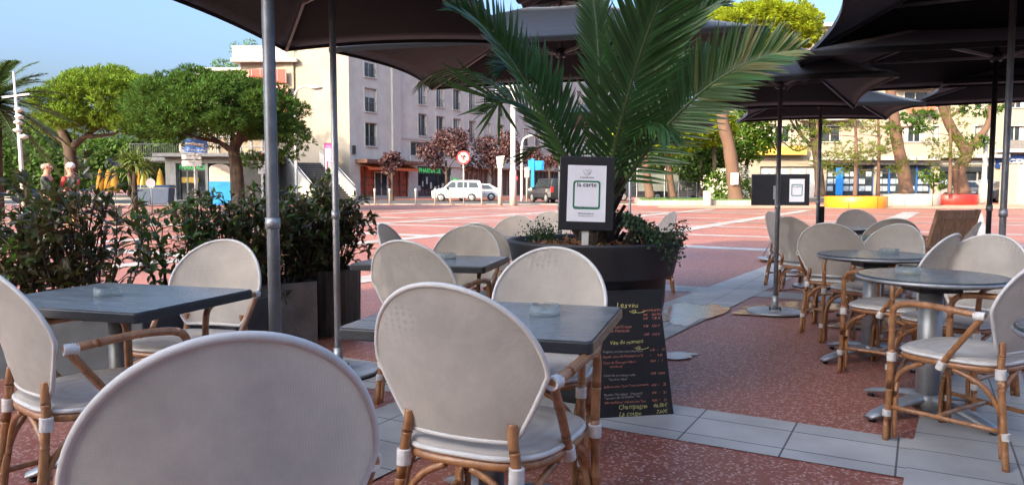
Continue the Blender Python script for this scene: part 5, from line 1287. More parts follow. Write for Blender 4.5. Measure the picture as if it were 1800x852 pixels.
for cx, cz in ((.05, zc_), (-.42, zc_*.97), (.45, zc_*.86)):
    for i in range(120):
        d = (rv(r) + Vector((0, 0, .35))).normalized(); l = r.uniform(.7, 1.15); p = Vector((cx, 0, cz)); m_ = p + d*l*.6; e = p + d*l + Vector((0, 0, -.22*l)); s_ = d.cross(Vector((0, 0, 1))).normalized()*.035
        mb.add([p - s_, p + s_, m_ + s_, e, m_ - s_], [(0, 1, 2, 4), (4, 2, 3)])
mb.build('leaf_spikes', mat('yucca_leaf', (.15, .21, .055), .5, var=.25, vscale=1, island=.35, trans=(.22, .28, .06), tfac=.2), yk)

# ------------------------------------------------------------------ round planters, bin, fence panels
def round_planter(px, base_py, top_py, w_px, y, m, lab):
    p = thing('round_planter', lab, 'planter', at(px, y), 0, 'large round coloured planters'); R = m2(w_px, y)/2; h = m2(base_py-top_py, y)
    MB().lathe([(R*.985, 0), (R, .03), (R, h-.02), (R-.02, h), (R-.30, h), (R-.32, h-.12)], n=56).build('bench_ring', m, p)
    MB().lathe([(R-.31, h-.14), (0.001, h-.06)], n=32).build('soil', M_EARTH, p)
    mb = MB()
    for a in (-2.2, -1.25, -.4): mb.beam(Vector((cos(a)*(R+.002), sin(a)*(R+.002), .03)), Vector((cos(a)*(R+.002), sin(a)*(R+.002), h-.03)), .025, .02)
    mb.build('panel_joints', M_DARKM, p)
round_planter(1503, 361, 341, 101, 39.5, mat('orange_lacquer', (.72, .25, .012), .4, var=.06), 'orange round planter bench')
round_planter(1597, 355, 335, 98, 43.5, mat('white_lacquer', (.42, .39, .34), .45, var=.06), 'white round planter bench, half behind the orange one')
round_planter(1672, 351, 333, 80, 45, mat('red_lacquer', (.62, .025, .018), .4, var=.06), 'red round planter bench, farthest of the three')
lb_ = thing('litter_bin', 'beige cylindrical litter bin by the lawn edge', 'bin', at(1243, 43.0))
MB().lathe([(.23, 0), (.24, .05), (.24, .82), (.22, .86), (.20, .80)], n=24).build('barrel', mat('beige_concrete', (.46, .41, .34), .8, var=.12), lb_)
M_FENCE = mat('grey_fence_mesh', (.13, .145, .135), .7, var=.15, vscale=1.5)
for (a, b, yy, lb__) in ((1119, 1192, 52.5, 'grey screen panels on posts behind the slim pines'), (1193, 1240, 54.5, 'grey screen panel on posts nearer the big leaning trunk')):
    f = thing('screen_panel', lb__, 'fence', at(a, yy), 0, 'screen panels behind the lawn'); w_ = X(b, yy) - X(a, yy); zt = Z(297, yy) - f.location.z; zb_ = Z(336, yy) - f.location.z
    MB().box(0, w_, 0, .03, zb_, zt-.25).build('mesh_screen', M_FENCE, f)
    for k in range(4):
        x = w_*k/3; MB().tube(smooth_path([(x, -.05, 0), (x, -.05, zt-.2), (x+.12, -.05, zt), (x+.35, -.05, zt)] if k in (0, 2) else [(x, -.05, 0), (x, -.05, zb_), (x, -.05, zb_+.3)], 4), .035, 7).build('post', M_ALU, f)
wp = thing('metal_shed', 'pale ribbed metal kiosk wall at the right picture edge', 'kiosk', at(1785, 46)); w_ = 3.2; h_ = Z(287, 46) - wp.location.z
pts = [(i*.09, -.06 if i % 4 < 2 else .05) for i in range(37)]
MB().prism(pts + [(3.24, 1.6), (0, 1.6)], 0, h_).build('ribbed_cladding', mat('ribbed_steel', (.40, .385, .35), .5), wp); MB().box(-.05, 3.3, -.1, 1.65, h_+.002, h_+.07).build('cap', M_TRIM, wp)

# ------------------------------------------------------------------ street furniture
def pole(mb, x, y, z0, z1, r0, r1=None, n=10): return mb.tube([(x, y, z0), (x, y, (z0+z1)/2), (x, y, z1)], [r0, (r0+(r1 or r0))/2, r1 or r0], n)
BG = 'slim bollards along the far edge of the square'
bl = [(659, 'bollard before the restaurant, left of the glass door'), (661, None), (685, 'bollard right below the restaurant awning corner'), (731, 'bollard before the pharmacy window'), (765, 'bollard at the white van\'s front wheel'), (792, 'bollard at the white van\'s door'), (847, 'bollard at the silver car behind the van')]
b0 = None
for px, lab in bl:
    if lab is None: continue
    if b0 is None:
        b0 = thing('bollard', lab, 'bollard', at(px, 44.8), 0, BG); MB().lathe([(.055, 0), (.055, .80), (.07, .82), (.07, .95), (.05, .98)], n=14).build('post', M_WHITE, b0); MB().lathe([(.058, .84), (.058, .87)], n=14).build('ring', M_DARKM, b0)
    else: dup(b0, at(px, 44.8), 0, lab)
M_SRED = mat('sign_red', (.62, .03, .03), .45); M_SBLUE = mat('sign_blue', (.015, .13, .52), .4); M_SKY = mat('sky_blue_paint', (.02, .27, .68), .4)
s = thing('road_sign', 'round red-rimmed no left turn sign on a white pole, before the white van', 'road sign', at(815, 44.6)); zc_ = Z(277, 44.6) - s.location.z
pole(MB(), 0, .04, 0, zc_+.3, .035).build('pole', M_WHITE, s)
def disc(mb, r0, y0, y1, c, n=32, r1=0):
    o = len(mb.v)
    for yy in (y0, y1):
        for k in range(n): mb.v.append((c[0]+r0*cos(2*pi*k/n), yy, c[1]+r0*sin(2*pi*k/n)))
    mb.add([], []); 
    mb.f.append(tuple(o+k for k in range(n))); mb.f.append(tuple(o+n+k for k in range(n))[::-1]); mb.m += [0, 0]; mb.sm += [False, False]
    for k in range(n): mb.f.append((o+k, o+n+k, o+n+(k+1) % n, o+(k+1) % n)); mb.m.append(0); mb.sm.append(True)
    return mb
disc(MB(), .40, -.03, 0, (0, zc_)).build('red_disc', M_SRED, s); disc(MB(), .31, -.036, -.031, (0, zc_)).build('white_disc', M_WHITE, s)
MB().beam((-.02, -.040, zc_-.2), (-.02, -.040, zc_+.02), .07, .006).beam((-.02, -.040, zc_+.05), (.16, -.040, zc_+.05), .006, .08).beam((.12, -.043, zc_+.12), (-.16, -.043, zc_+.05), .006, .06).build('arrow', M_BLACK, s)
MB().beam((-.22, -.046, zc_+.22), (.22, -.046, zc_-.22), .006, .06).build('red_bar', M_SRED, s)
t = thing('lamp_totem', 'white totem with a flared grey-faced head, right of the white van', 'light column', at(879, 43.8)); zt = Z(275, 43.8) - t.location.z; zh = Z(295, 43.8) - t.location.z
MB().lathe([(.13, 0), (.12, zh)], n=16).build('column', M_WHITE, t); MB().add([(-.16, -.12, zh), (.16, -.12, zh), (.16, .12, zh), (-.16, .12, zh), (-.22, -.16, zt-.02), (.28, -.16, zt+.05), (.28, .16, zt+.05), (-.22, .16, zt-.02)], [(3, 2, 1, 0), (4, 5, 6, 7), (0, 1, 5, 4), (1, 2, 6, 5), (2, 3, 7, 6), (3, 0, 4, 7)]).build('lamp_head', M_WHITE, t)
MB().add([(.02, -.17, zh+.08), (.14, -.15, zh+.08), (.24, -.185, zt), (.06, -.185, zt-.02)], [(0, 1, 2, 3)]).build('lamp_face', M_GREYC, t)
t = thing('camera_mast', 'tall thick white mast with a dome camera, between totem and curved lamp', 'mast', at(902, 43.4)); zt = Z(150, 43.4) - t.location.z
MB().lathe([(.21, 0), (.20, 2.0), (.15, 2.1), (.14, zt)], n=18).build('mast_pole', M_WHITE, t); ar = MB().tube(smooth_path([(-.1, 0, zt-.2), (-.5, 0, zt-.05), (-.95, 0, zt-.25), (-1.0, 0, zt-.5)], 5), .05, 7).build('arm', M_WHITE, t); MB().sphere((-1.0, 0, zt-.7), .20).build('dome', M_DARKM, ar)
M_LAMPO = mat('lamp_head_lit', (.55, .30, .14), .4)  # orange light on the lamp head, painted as its base colour
def curved_lamp(px, y, top_py, lab, d=1, r=.10, low=None):
    t = thing('street_lamp', lab, 'street lamp', at(px, y), 0, 'curved white street lamps'); h = Z(top_py, y) - t.location.z
    MB().tube(smooth_path([(0, 0, 0), (0, 0, h*.5), (0, 0, h-.9), (d*.18, 0, h-.25), (d*.75, 0, h), (d*1.15, 0, h-.08)], 6), [r*1.2] + [r]*12 + [r*.7]*18, 9).build('post', M_WHITE, t)
    hd = MB().lathe([(.05, .14), (.34, .06), (.40, 0), (.30, -.10), (.05, -.14)], (d*1.45, 0, h-.10), 18, sx=1.15).build('lamp_head', M_WHITE if low else M_LAMPO, t)
    if low:
        h2 = Z(low, y) - t.location.z; ar = MB().tube(smooth_path([(0, 0, h2-1.2), (-d*.15, 0, h2-.4), (-d*.7, 0, h2)], 6), .05, 7).build('side_arm', M_WHITE, t); MB().lathe([(.04, .1), (.22, 0), (.04, -.12)], (-d*1.0, 0, h2-.1), 14).build('side_lamp', M_WHITE, t); MB().sphere((d*.3, 0, h2-1.1), .18).build('spotlight', M_WHITE, t)
    return t
curved_lamp(917, 54, 238, 'curved street lamp with an orange-lit head, before the apartment block')
curved_lamp(522, 50, 152, 'curved double-armed street lamp at the stairs, right of the thick pole', low=205)
t = thing('lamp_mast', 'slim white mast with five small spotlights beside the date palm', 'lamp mast', at(45, 22)); h = Z(126, 22) - t.location.z
MB().tube([(0, 0, 0), (-.05, 0, h*.5), (-.14, 0, h)], [.085, .055, .03], 10).build('mast_pole', M_WHITE, t)
MB().beam((-.5, 0, h-.75), (.3, 0, h-.65), .05, .05).build('cross_arm', M_WHITE, t)
for k, (px, py) in enumerate(((33, 193), (34, 205), (32, 215), (31, 229), (42, 240))): p = W3(px, py, 22) - Vector(t.location); MB().lathe([(.02, .07), (.12, .02), (.12, -.02), (.04, -.07)], tuple(p), 12).build('spotlight', M_WHITE, t)
t = thing('direction_post', 'bright blue post with a blue pointing panel, right of the lamps', 'sign post', at(936, 56)); zt = Z(279, 56) - t.location.z
MB().box(-.12, .12, -.12, .12, 0, zt).build('post', M_SKY, t); MB().box(-.35, -.123, -.05, .05, zt-.85, zt-.1).box(.123, .85, -.05, .05, zt-.85, zt-.15).build('panel', M_SKY, t)
t = thing('info_plate', 'small cream board on a pole, left of the bright blue post', 'sign', at(926, 52)); zt = Z(294, 52) - t.location.z; pole(MB(), 0, .04, 0, zt, .05).build('pole', M_WHITE, t); MB().box(-.16, .16, -.04, -.012, zt-.7, zt).build('board', mat('cream_board', (.60, .55, .42), .6), t)
def no_parking(px, y, cpy, lab, plate=True):
    t = thing('parking_sign', lab, 'road sign', at(px, y)); zc_ = Z(cpy, y) - t.location.z; pole(MB(), 0, .04, 0, zc_+.35, .035).build('pole', M_WHITE, t)
    MB().box(-.30, .30, -.02, 0, zc_-.36, zc_+.40).build('back_plate', M_WHITE, t) if plate else None
    disc(MB(), .26, -.032, -.021, (0, zc_)).build('red_ring', M_SRED, t); disc(MB(), .19, -.038, -.033, (0, zc_)).build('blue_disc', mat('sign_violet', (.10, .07, .35), .4), t); MB().beam((-.14, -.042, zc_+.14), (.14, -.042, zc_-.14), .006, .05).build('slash', M_SRED, t)
    if plate: MB().box(-.28, .28, -.02, 0, zc_-1.0, zc_-.42).build('lower_plate', M_CURT, t)
no_parking(463, 46, 277, 'no parking sign with a plate below it, left of the thick pole')
no_parking(904, 56, 313, 'small no parking sign fixed at the foot of the curved lamp', False)
no_parking(-1, 34, 300, 'pink-red round sign cut by the left picture edge', False)
t = thing('tourist_sign', 'tilted blue tourist direction sign with two grey plates below', 'direction sign', at(341, 34), radians(-6)); 
def zr(py): return Z(py, 34) - t.location.z
MB().tube([(.08, .05, 0), (.08, .05, zr(246))], .05, 9).build('pole', M_WHITE, t)
bd = MB().box(-.50, .58, -.03, 0, zr(268), zr(245)).build('panel', M_SBLUE, t); bd.rotation_euler = (0, radians(3), 0)
MB().tube(smooth_path([(-.48, -.034, zr(255)), (-.1, -.034, zr(254)), (.3, -.034, zr(256.5)), (.46, -.034, zr(259))], 5), .022, 4).build('yellow_swoosh', mat('swoosh_yellow', (.62, .46, .16), .5), bd)
MB().add([(-.45, -.033, zr(254)), (.42, -.033, zr(255)), (.42, -.033, zr(252)), (.1, -.033, zr(252)), (-.1, -.033, zr(249.5)), (-.16, -.033, zr(251.5)), (-.45, -.033, zr(251))], [(0, 1, 2, 3, 4, 5, 6)]).build('white_picture', M_WHITE, bd)
text('Front de mer', .17, M_WHITE, bd, (-.38, -.034, zr(265.5)), name='sign_lettering', shear=.3)
st_ = text('Royan', .11, M_WHITE, bd, (.555, -.034, zr(265)), (pi/2, -pi/2, 0), name='sign_lettering')
MB().box(-.60, -.49, -.035, .005, zr(266), zr(252)).build('edge_plate', M_TRIM, t)
M_GPL = mat('grey_plate', (.40, .40, .43), .5)
for a, b, s1, s2 in ((271, 280, 'Centre ville', 'Casino'), (282, 292, 'Les plages', 'Le port')):
    pl_ = MB().box(-.50, .45, -.03, 0, zr(b), zr(a)).build('grey_plate', M_GPL, t); text(s1, .10, M_INK, pl_, (-.28, -.033, zr((a+b)/2-.8)), name='sign_lettering'); 
t = thing('info_board', 'white round-topped information board with a blue base', 'info board', at(388, 36), radians(8))
def zr(py): return Z(py, 36) - t.location.z
w_ = m2(34, 36)/2
arc = [(w_*cos(a), zr(297) + (zr(288)-zr(297))*sin(a)) for a in [pi*k/16 for k in range(17)]]
MB().prism([(-w_, zr(319)), (w_, zr(319))] + arc, -.05, 0, plane='xz').build('board', M_WHITE, t); MB().box(-w_-.03, w_+.28, -.04, .10, .25, zr(319)-.003).box(w_+.004, w_+.28, -.03, .10, zr(319), zr(294)).build('blue_frame', M_SKY, t)
for k, s_ in enumerate(('Office de tourisme', 'Plan de la ville', 'Hôtels', 'Le marché')): text(s_, .10, M_GREY, t, (-w_*.8, -.053, zr(300) - .17*k), name='board_lettering')
t = thing('round_sign', 'pale back of a round sign on a short pole, above the hedge', 'road sign', at(267, 31)); zc_ = Z(322, 31) - t.location.z
pole(MB(), 0, .02, 0, zc_+.25, .03).build('pole', M_ALU, t); disc(MB(), .20, -.02, 0, (0, zc_)).build('disc', M_PIPE, t)
t = thing('display_screen', 'tall lit pink advertising screen on the sunlit end wall', 'screen', W3(582, 276, 59.5)); hw, hh = m2(21, 59.5)/2, m2(46, 59.5)/2
MB().box(-hw-.06, hw+.06, 0, .18, -hh-.06, hh+.06).build('casing', M_BLACK, t)
MB().box(-hw, hw, -.02, -.003, -hh, hh).build('lit_panel', mat('pink_screen', (.5, .2, .45), .4, var=.2, vscale=1.2, emit=(.75, .30, .62), estr=.45, col2=(.7, .5, .6)), t); MB().box(-hw, hw, -.03, -.022, hh-.35, hh).build('header_strip', mat('screen_red', (.5, .02, .12), .4, emit=(.8, .05, .2), estr=.4), t)
text('Agenda', .22, M_WHITE, t, (-hw*.8, -.033, hh-.27), name='screen_lettering')
MB().box(.1, .25, -.03, -.021, -hh+.15, -hh+.65).build('screen_figure', M_SRED, t); MB().box(-.35, -.18, -.03, -.021, -hh+.15, -hh+.7).build('screen_figure', M_SRED, t)
MB().box(-.12, .12, .0, .3, -3.2, -hh-.062).build('support', M_DARKM, t)
# closed yellow parasols and bins of the far café
YG = 'closed yellow parasols of the far café'; y0_ = None
M_YEL = mat('yellow_cloth', (.62, .30, .03), .8, var=.15, vscale=4)
for px, lab in ((178, 'closed yellow parasol, leftmost of the far row'), (192, 'closed yellow parasol, second of the far row'), (203, 'closed yellow parasol, third of the far row'), (245, 'closed yellow parasol behind the yucca, left one'), (256, 'closed yellow parasol behind the yucca, right one'), (283, 'closed yellow parasol beside the pharmacy pavilion')):
    p = at(px, 50)
    if y0_ is None:
        y0_ = thing('closed_parasol', lab, 'closed parasol', p, 0, YG); MB().lathe([(.30, .75), (.27, 1.2), (.16, 1.9), (.04, 2.25)], n=10).build('folded_canopy', M_YEL, y0_); MB().tube([(0, 0, 0), (0, 0, 2.3)], .03, 6).build('pole', M_WHITE, y0_)
    else: dup(y0_, p, 0, lab)
for px, lab in ((256, 'dark blue waste bin left of the small round sign'), (287, 'dark blue waste bin right of the small round sign')):
    t = thing('waste_bin', lab, 'waste bin', at(px, 42), 0, 'dark blue waste bins'); MB().add([(-.45, -.35, .1), (.45, -.35, .1), (.45, .35, .1), (-.45, .35, .1), (-.55, -.4, 1.05), (.55, -.4, 1.05), (.55, .4, 1.05), (-.55, .4, 1.05)], [(3, 2, 1, 0), (4, 5, 6, 7), (0, 1, 5, 4), (1, 2, 6, 5), (2, 3, 7, 6), (3, 0, 4, 7)]).build('body', mat('navy_plastic', (.02, .045, .10), .4), t, .04)
    MB().prism([(-.42, 1.06), (.42, 1.06), (.3, 1.2), (-.3, 1.2)], -.58, .58, plane='yz').build('lid', MATS['navy_plastic'], t)
t = thing('lamp_post', 'white tapered lamp post right of the forked pine', 'lamp post', at(1728, 47)); h = Z(222, 47) - t.location.z
MB().lathe([(.30, 0), (.28, 1.2), (.15, 1.35), (.11, h)], n=16).build('post', M_WHITE, t); MB().box(-.45, .45, -.1, .1, h, h+.12).build('lamp_head', M_WHITE, t)

# ------------------------------------------------------------------ vehicles
M_TYRE = mat('tyre_rubber', (.02, .02, .02), .8); M_RIM = mat('wheel_rim', (.45, .46, .48), .35, metal=.7); M_CGL = mat('car_glass', (.03, .04, .045), .06, spec=.8); M_TAIL = mat('tail_lamp', (.55, .02, .015), .25, emit=(.6, .02, .01), estr=.15); M_HEAD = mat('head_lamp', (.6, .62, .62), .15)
def car(name, label, cat, loc, rz, col, L=4.2, H=1.5, Wd=1.75, prof=None, glass=None, zb=.28, wr=.31, axles=(.78, 3.35), sc=1.0):
    """Side profile in x (0 = front) and z; the cabin leans in above the waist."""
    t = thing(name, label, cat, loc, rz); t.scale = (sc, sc, sc); m = mat('paint_%d' % (hash(col) % 9999), col, .28, var=.03, coat=.6)
    waist = H*.60; n = len(prof); mb = MB()
    for sd in (-1, 1):
        for x, z in prof: mb.v.append((x - L/2, sd*(Wd/2 if z <= waist else Wd/2 - (z-waist)*.30), z))
    mb.f.append(tuple(range(n))); mb.f.append(tuple(range(n, 2*n))[::-1]); mb.m += [0, 0]; mb.sm += [False, False]
    for i in range(n): mb.f.append((i, n+i, n+(i+1) % n, (i+1) % n)); mb.m.append(0); mb.sm.append(False)
    body = mb.build('body', m, t, .05, 3)
    for gi, g in enumerate(glass):
        for sd in (-1, 1):
            w = MB(); q = [(x - L/2, sd*(Wd/2 - (max(z, waist)-waist)*.30 + .012), z) for x, z in g]; q2 = [(a, b - sd*.03, c) for a, b, c in q]; k = len(q)
            w.add(q + q2, [tuple(range(k)), tuple(range(k, 2*k))[::-1]] + [(i, (i+1) % k, k+(i+1) % k, k+i) for i in range(k)]); w.build('side_window', M_CGL, t)
    for xa in axles:
        for sd in (-1, 1):
            wl_ = MB()
            def ring(prof_, mt, nm, par): 
                b = MB(); o = 0; N_ = 22
                for rr_, yy in prof_:
                    for k in range(N_): b.v.append((xa - L/2 + rr_*cos(2*pi*k/N_), sd*yy, wr + rr_*sin(2*pi*k/N_)))
                for i in range(len(prof_)-1):
                    for k in range(N_): b.f.append((i*N_+k, i*N_+(k+1) % N_, (i+1)*N_+(k+1) % N_, (i+1)*N_+k)); b.m.append(0); b.sm.append(True)
                b.f.append(tuple((len(prof_)-1)*N_+k for k in range(N_))); b.m.append(0); b.sm.append(False)
                return b.build(nm, mt, par)
            tyre = ring([(wr*.6, Wd/2-.20), (wr, Wd/2-.19), (wr, Wd/2-.005), (wr*.93, Wd/2+.012), (wr*.66, Wd/2+.012)], M_TYRE, 'wheel', t)
            ring([(wr*.66, Wd/2+.013), (wr*.6, Wd/2+.022), (wr*.2, Wd/2+.018)], M_RIM, 'rim', tyre)
            arch = MB(); N_ = 14
            for k in range(N_):
                a1, a2 = pi*k/N_, pi*(k+1)/N_; c_ = xa - L/2
                arch.add([(c_+r_*cos(a), sd*(Wd/2+.004), wr + r_*sin(a)) for a, r_ in ((a1, wr*1.0), (a2, wr*1.0), (a2, wr*1.17), (a1, wr*1.17))], [(0, 1, 2, 3)])
            arch.build('wheel_arch', M_BLACK, t)
    for sd in (-1, 1):
        MB().box(.02-L/2-.02, .28-L/2, sd*(Wd/2-.22)-.16, sd*(Wd/2-.22)+.16+.065*0, H*.42, H*.50).build('headlight', M_HEAD, t)
        MB().box(L/2-.09, L/2+.012, sd*(Wd/2-.11)-.08, sd*(Wd/2-.11)+.095, H*.44, H*.66).build('tail_light', M_TAIL, t)
        MB().box(-L/2+1.25, -L/2+1.42, sd*(Wd/2+.10)-.09, sd*(Wd/2+.10)+.09, H*.57, H*.65).build('wing_mirror', M_BLACK, t)
    MB().box(-L/2-.03, -L/2+.05, -Wd/2+.1, Wd/2-.1, .25, .48).build('bumper', M_BLACK, t, .02); MB().box(L/2-.05, L/2+.03, -Wd/2+.1, Wd/2-.1, .25, .50).build('bumper', M_BLACK, t, .02)
    for sd in (-1, 1): MB().box(-.8, .85, sd*(Wd/2+.004)-.006, sd*(Wd/2+.004)+.006, H*.36, H*.385).build('side_trim', M_BLACK, t)
    return t
VAN = [(.02, .28), (0, .75), (.10, .92), (.85, 1.10), (1.0, 1.12), (1.55, 1.66), (1.85, 1.76), (3.85, 1.76), (4.05, 1.70), (4.20, 1.05), (4.22, .30)]
VGL = [[(1.12, 1.14), (1.62, 1.60), (2.02, 1.62), (2.02, 1.14)], [(2.12, 1.14), (2.12, 1.62), (2.98, 1.62), (2.98, 1.14)], [(3.10, 1.16), (3.10, 1.60), (3.78, 1.58), (3.92, 1.16)]]
HATCH = [(.02, .28), (0, .62), (.12, .80), (1.05, .98), (1.75, 1.42), (2.1, 1.49), (3.2, 1.46), (3.95, 1.05), (4.15, .98), (4.18, .30)]
HGL = [[(1.25, 1.0), (1.82, 1.38), (2.3, 1.40), (2.3, 1.0)], [(2.4, 1.0), (2.4, 1.40), (3.1, 1.37), (3.55, 1.02)]]
SUV = [(.02, .35), (0, .95), (.15, 1.08), (1.2, 1.15), (1.65, 1.70), (1.9, 1.78), (4.3, 1.78), (4.5, 1.05), (4.52, .38)]
SGL = [[(1.4, 1.17), (1.75, 1.64), (2.5, 1.66), (2.5, 1.17)], [(2.6, 1.17), (2.6, 1.66), (3.4, 1.66), (3.4, 1.17)], [(3.5, 1.17), (3.5, 1.66), (4.2, 1.64), (4.3, 1.17)]]
car('parked_van', 'white small van parked sideways before the plum trees', 'van', at(804, 54.0), radians(2), (.66, .66, .64), 4.22, 1.78, 1.78, VAN, VGL, sc=.86)
car('parked_car', 'silver car half hidden behind the white van', 'car', at(838, 56.5), radians(4), (.42, .44, .47), 4.18, 1.49, 1.72, HATCH, HGL, axles=(.80, 3.35), sc=.86)
v = car('parked_suv', 'black off-roader seen from behind, left of the black menu sign', 'car', at(967, 50), radians(-98+180), (.02, .021, .024), 4.5, 1.78, 1.85, SUV, SGL, wr=.36, axles=(.85, 3.6), sc=.9)
v.rotation_euler.z = radians(-70)
MB().box(2.02, 2.27, -.62, .62, 1.15, 1.60).build('rear_window', M_CGL, v)
car('parked_car', 'dark car with a red tail light behind the left screen panel', 'car', at(1120, 55), radians(185), (.03, .032, .04), 4.18, 1.49, 1.72, HATCH, HGL, axles=(.80, 3.35))
car('parked_car', 'dark grey car behind the right screen panel posts', 'car', at(1198, 57.5), radians(3), (.05, .052, .058), 4.18, 1.49, 1.72, HATCH, HGL, axles=(.80, 3.35))
car('parked_car', 'grey-silver car parked behind the red planter', 'car', at(1706, 52.5), radians(-75), (.30, .31, .32), 4.18, 1.49, 1.72, HATCH, HGL, axles=(.80, 3.35))
car('parked_car', 'dark car facing left under the navy agency sign', 'car', at(1772, 50.5), radians(8), (.04, .045, .06), 4.18, 1.49, 1.72, HATCH, HGL, axles=(.80, 3.35))
car('parked_car', 'blue car behind the dark car under the navy sign', 'car', at(1755, 55), radians(5), (.07, .13, .30), 4.18, 1.49, 1.72, HATCH, HGL, axles=(.80, 3.35))
mo = thing('motorbike', 'dark parked motorbike just right of the bright blue post', 'motorbike', at(948, 57), radians(60))
for x in (-.62, .62):
    w_ = MB(); N_ = 18
    pts = [(x + .29*cos(2*pi*k/N_), 0, .31 + .29*sin(2*pi*k/N_)) for k in range(N_)]; w_.tube(pts, .055, 7, closed=True).build('wheel', M_TYRE, mo)
MB().tube(smooth_path([(.62, 0, .31), (.42, 0, .85), (.34, 0, 1.05)], 4), .035, 7).tube([(.36, -.3, 1.05), (.33, 0, 1.06), (.36, .3, 1.05)], .02, 6).build('fork_and_handlebar', M_ALU, mo)
MB().sphere((0, 0, .55), .33, sc=(1.2, .55, .8)).build('engine_body', M_DARKM, mo); MB().sphere((.12, 0, .85), .22, sc=(1.3, .7, .7)).build('tank', mat('silver_tank', (.45, .46, .48), .3, metal=.5), mo); MB().sphere((-.38, 0, .82), .25, sc=(1.4, .6, .35)).build('saddle', M_BLACK, mo); MB().box(-.85, -.72, -.08, .08, .68, .80).build('tail_light', M_TAIL, mo)
MB().box(-.9, -.5, -.2, .2, .9, 1.22).build('top_box', M_BLACK, mo, .05)

# ------------------------------------------------------------------ two people talking beyond the hedge
def skinmesh(name, verts, edges, radii, m, parent=None, sub=2, root=0):
    me = bpy.data.meshes.new(name); me.from_pydata(verts, edges, []); ob = bpy.data.objects.new(name, me); COL.objects.link(ob)
    ob.modifiers.new('skin', 'SKIN'); ob.modifiers.new('sub', 'SUBSURF').levels = sub
    for i, rd in enumerate(radii): me.skin_vertices[0].data[i].radius = rd if isinstance(rd, tuple) else (rd, rd); me.skin_vertices[0].data[i].use_root = (i == root)
    dg = bpy.context.evaluated_depsgraph_get(); dg.update(); nm = bpy.data.meshes.new_from_object(ob.evaluated_get(dg)); bpy.data.objects.remove(ob); bpy.data.meshes.remove(me)
    nm.materials.clear(); nm.materials.append(m); nm.polygons.foreach_set('use_smooth', [True]*len(nm.polygons)); nm.name = name
    o = bpy.data.objects.new(name, nm); COL.objects.link(o); o.parent = parent; return o
M_SKIN = mat('skin', (.40, .19, .125), .55, var=.08, vscale=8)
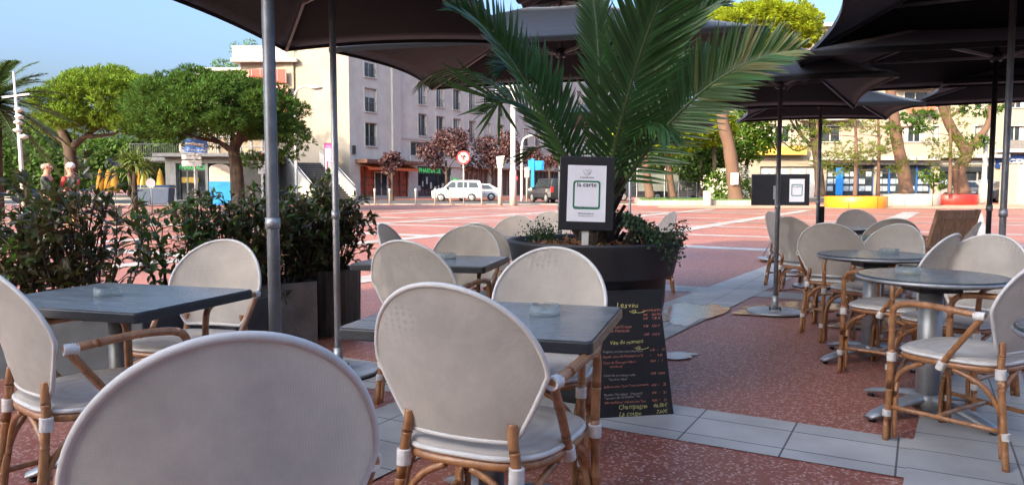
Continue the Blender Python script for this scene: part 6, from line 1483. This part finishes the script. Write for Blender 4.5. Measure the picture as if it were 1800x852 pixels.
def person(label, loc, rz, shirt, legs, hair, bald, arm=0.0, stripes=None):
    p = thing('person', label, 'person', loc, rz)                       # front is +Y
    V = [(0, 0, .95), (0, .01, 1.18), (0, .0, 1.40), (0, .0, 1.50), (0, .02, 1.58), (0, .03, 1.68), (0, .01, 1.76)]
    R = [(.145, .11), (.135, .105), (.165, .105), (.055, .06), (.065, .075), (.078, .095), (.05, .07)]; E = [(0, 1), (1, 2), (2, 3), (3, 4), (4, 5), (5, 6)]
    def limb(a, pts, rad):
        last = a
        for q, rr_ in zip(pts, rad): V.append(q); R.append(rr_); E.append((last, len(V)-1)); last = len(V)-1
    for sd in (-1, 1):
        limb(0, [(sd*.10, .0, .86), (sd*.11, .02, .50), (sd*.115, -.01, .10), (sd*.12, .10, .04)], [.088, .062, .045, .04])
        f = arm if sd > 0 else arm*.4
        limb(2, [(sd*.20, .0, 1.40), (sd*.25, .02+f*.1, 1.14), (sd*.22, .10+f*.3, .95+f*.2), (sd*.21, .14+f*.38, .88+f*.22)], [.055, .043, .034, .036])
    skinmesh('body', V, E, R, M_SKIN, p)
    T = [(0, 0, .88), (0, .01, 1.18), (0, 0, 1.40), (0, 0, 1.475)]; TR = [(.168, .13), (.158, .125), (.186, .125), (.085, .085)]; TE = [(0, 1), (1, 2), (2, 3)]
    for sd in (-1, 1):
        f = arm if sd > 0 else arm*.4; k = len(T); T += [(sd*.20, 0, 1.40), (sd*.25, .02+f*.1, 1.14), (sd*.225, .08+f*.26, .99+f*.17)]; TR += [.072, .058, .05]; TE += [(2, k), (k, k+1), (k+1, k+2)]
    sh = skinmesh('shirt', T, TE, TR, shirt, p)
    if stripes:
        for z in (1.02, 1.18, 1.33): MB().lathe([(.178, z), (.182, z+.03), (.180, z+.055)], n=24, sy=.78).build('stripe', stripes, sh)
    Q = [(0, 0, .96)]; QR = [(.165, .13)]; QE = []
    for sd in (-1, 1): k = len(Q); Q += [(sd*.10, 0, .86), (sd*.11, .02, .50), (sd*.115, -.01, .12)]; QR += [.108, .08, .065]; QE += [(0, k), (k, k+1), (k+1, k+2)]
    skinmesh('trousers', Q, QE, QR, legs, p)
    for sd in (-1, 1):
        MB().sphere((sd*.033, .115, 1.675), .012, 8, 6).build('eye', M_WHITE, p); MB().sphere((sd*.080, .02, 1.665), .026, 8, 6, (.4, .8, 1.2)).build('ear', M_SKIN, p)
        MB().sphere((sd*.12, .08, .045), .06, 10, 6, (.85, 1.9, .7)).build('shoe', M_BLACK, p)
        for q in range(5):
            f = arm if sd > 0 else arm*.4; MB().tube([(sd*(.19+.012*q), .15+f*.39, .87+f*.22), (sd*(.19+.012*q), .18+f*.41, .83+f*.23), (sd*(.19+.012*q), .185+f*.41, .79+f*.24)], .0085, 6).build('finger', M_SKIN, p)
    MB().sphere((0, .128, 1.645), .02, 8, 6, (.7, .9, 1.3)).build('nose', M_SKIN, p); MB().sphere((0, .115, 1.600), .016, 8, 6, (1.5, .6, .4)).build('mouth', mat('lips', (.38, .14, .11), .5), p)
    if bald: MB().sphere((0, -.028, 1.672), .090, 16, 10, (.98, .98, .85)).build('hair', hair, p)
    else: MB().sphere((0, -.005, 1.715), .098, 16, 10, (.95, 1.12, .85)).build('hair', hair, p)
    return p
person('balding person in a black jacket standing left, facing the other', at(87, 17.6), az(78), mat('black_jacket', (.02, .021, .026), .7), mat('dark_trousers', (.03, .03, .04), .8), mat('grey_hair', (.25, .22, .20), .8), True)
person('white-haired person in a red and white striped top facing left', at(129, 18.2), az(-80), mat('red_top', (.52, .035, .03), .7), mat('orange_trousers', (.50, .26, .08), .8), mat('white_hair', (.62, .60, .58), .8), False, .8, M_WHITE)
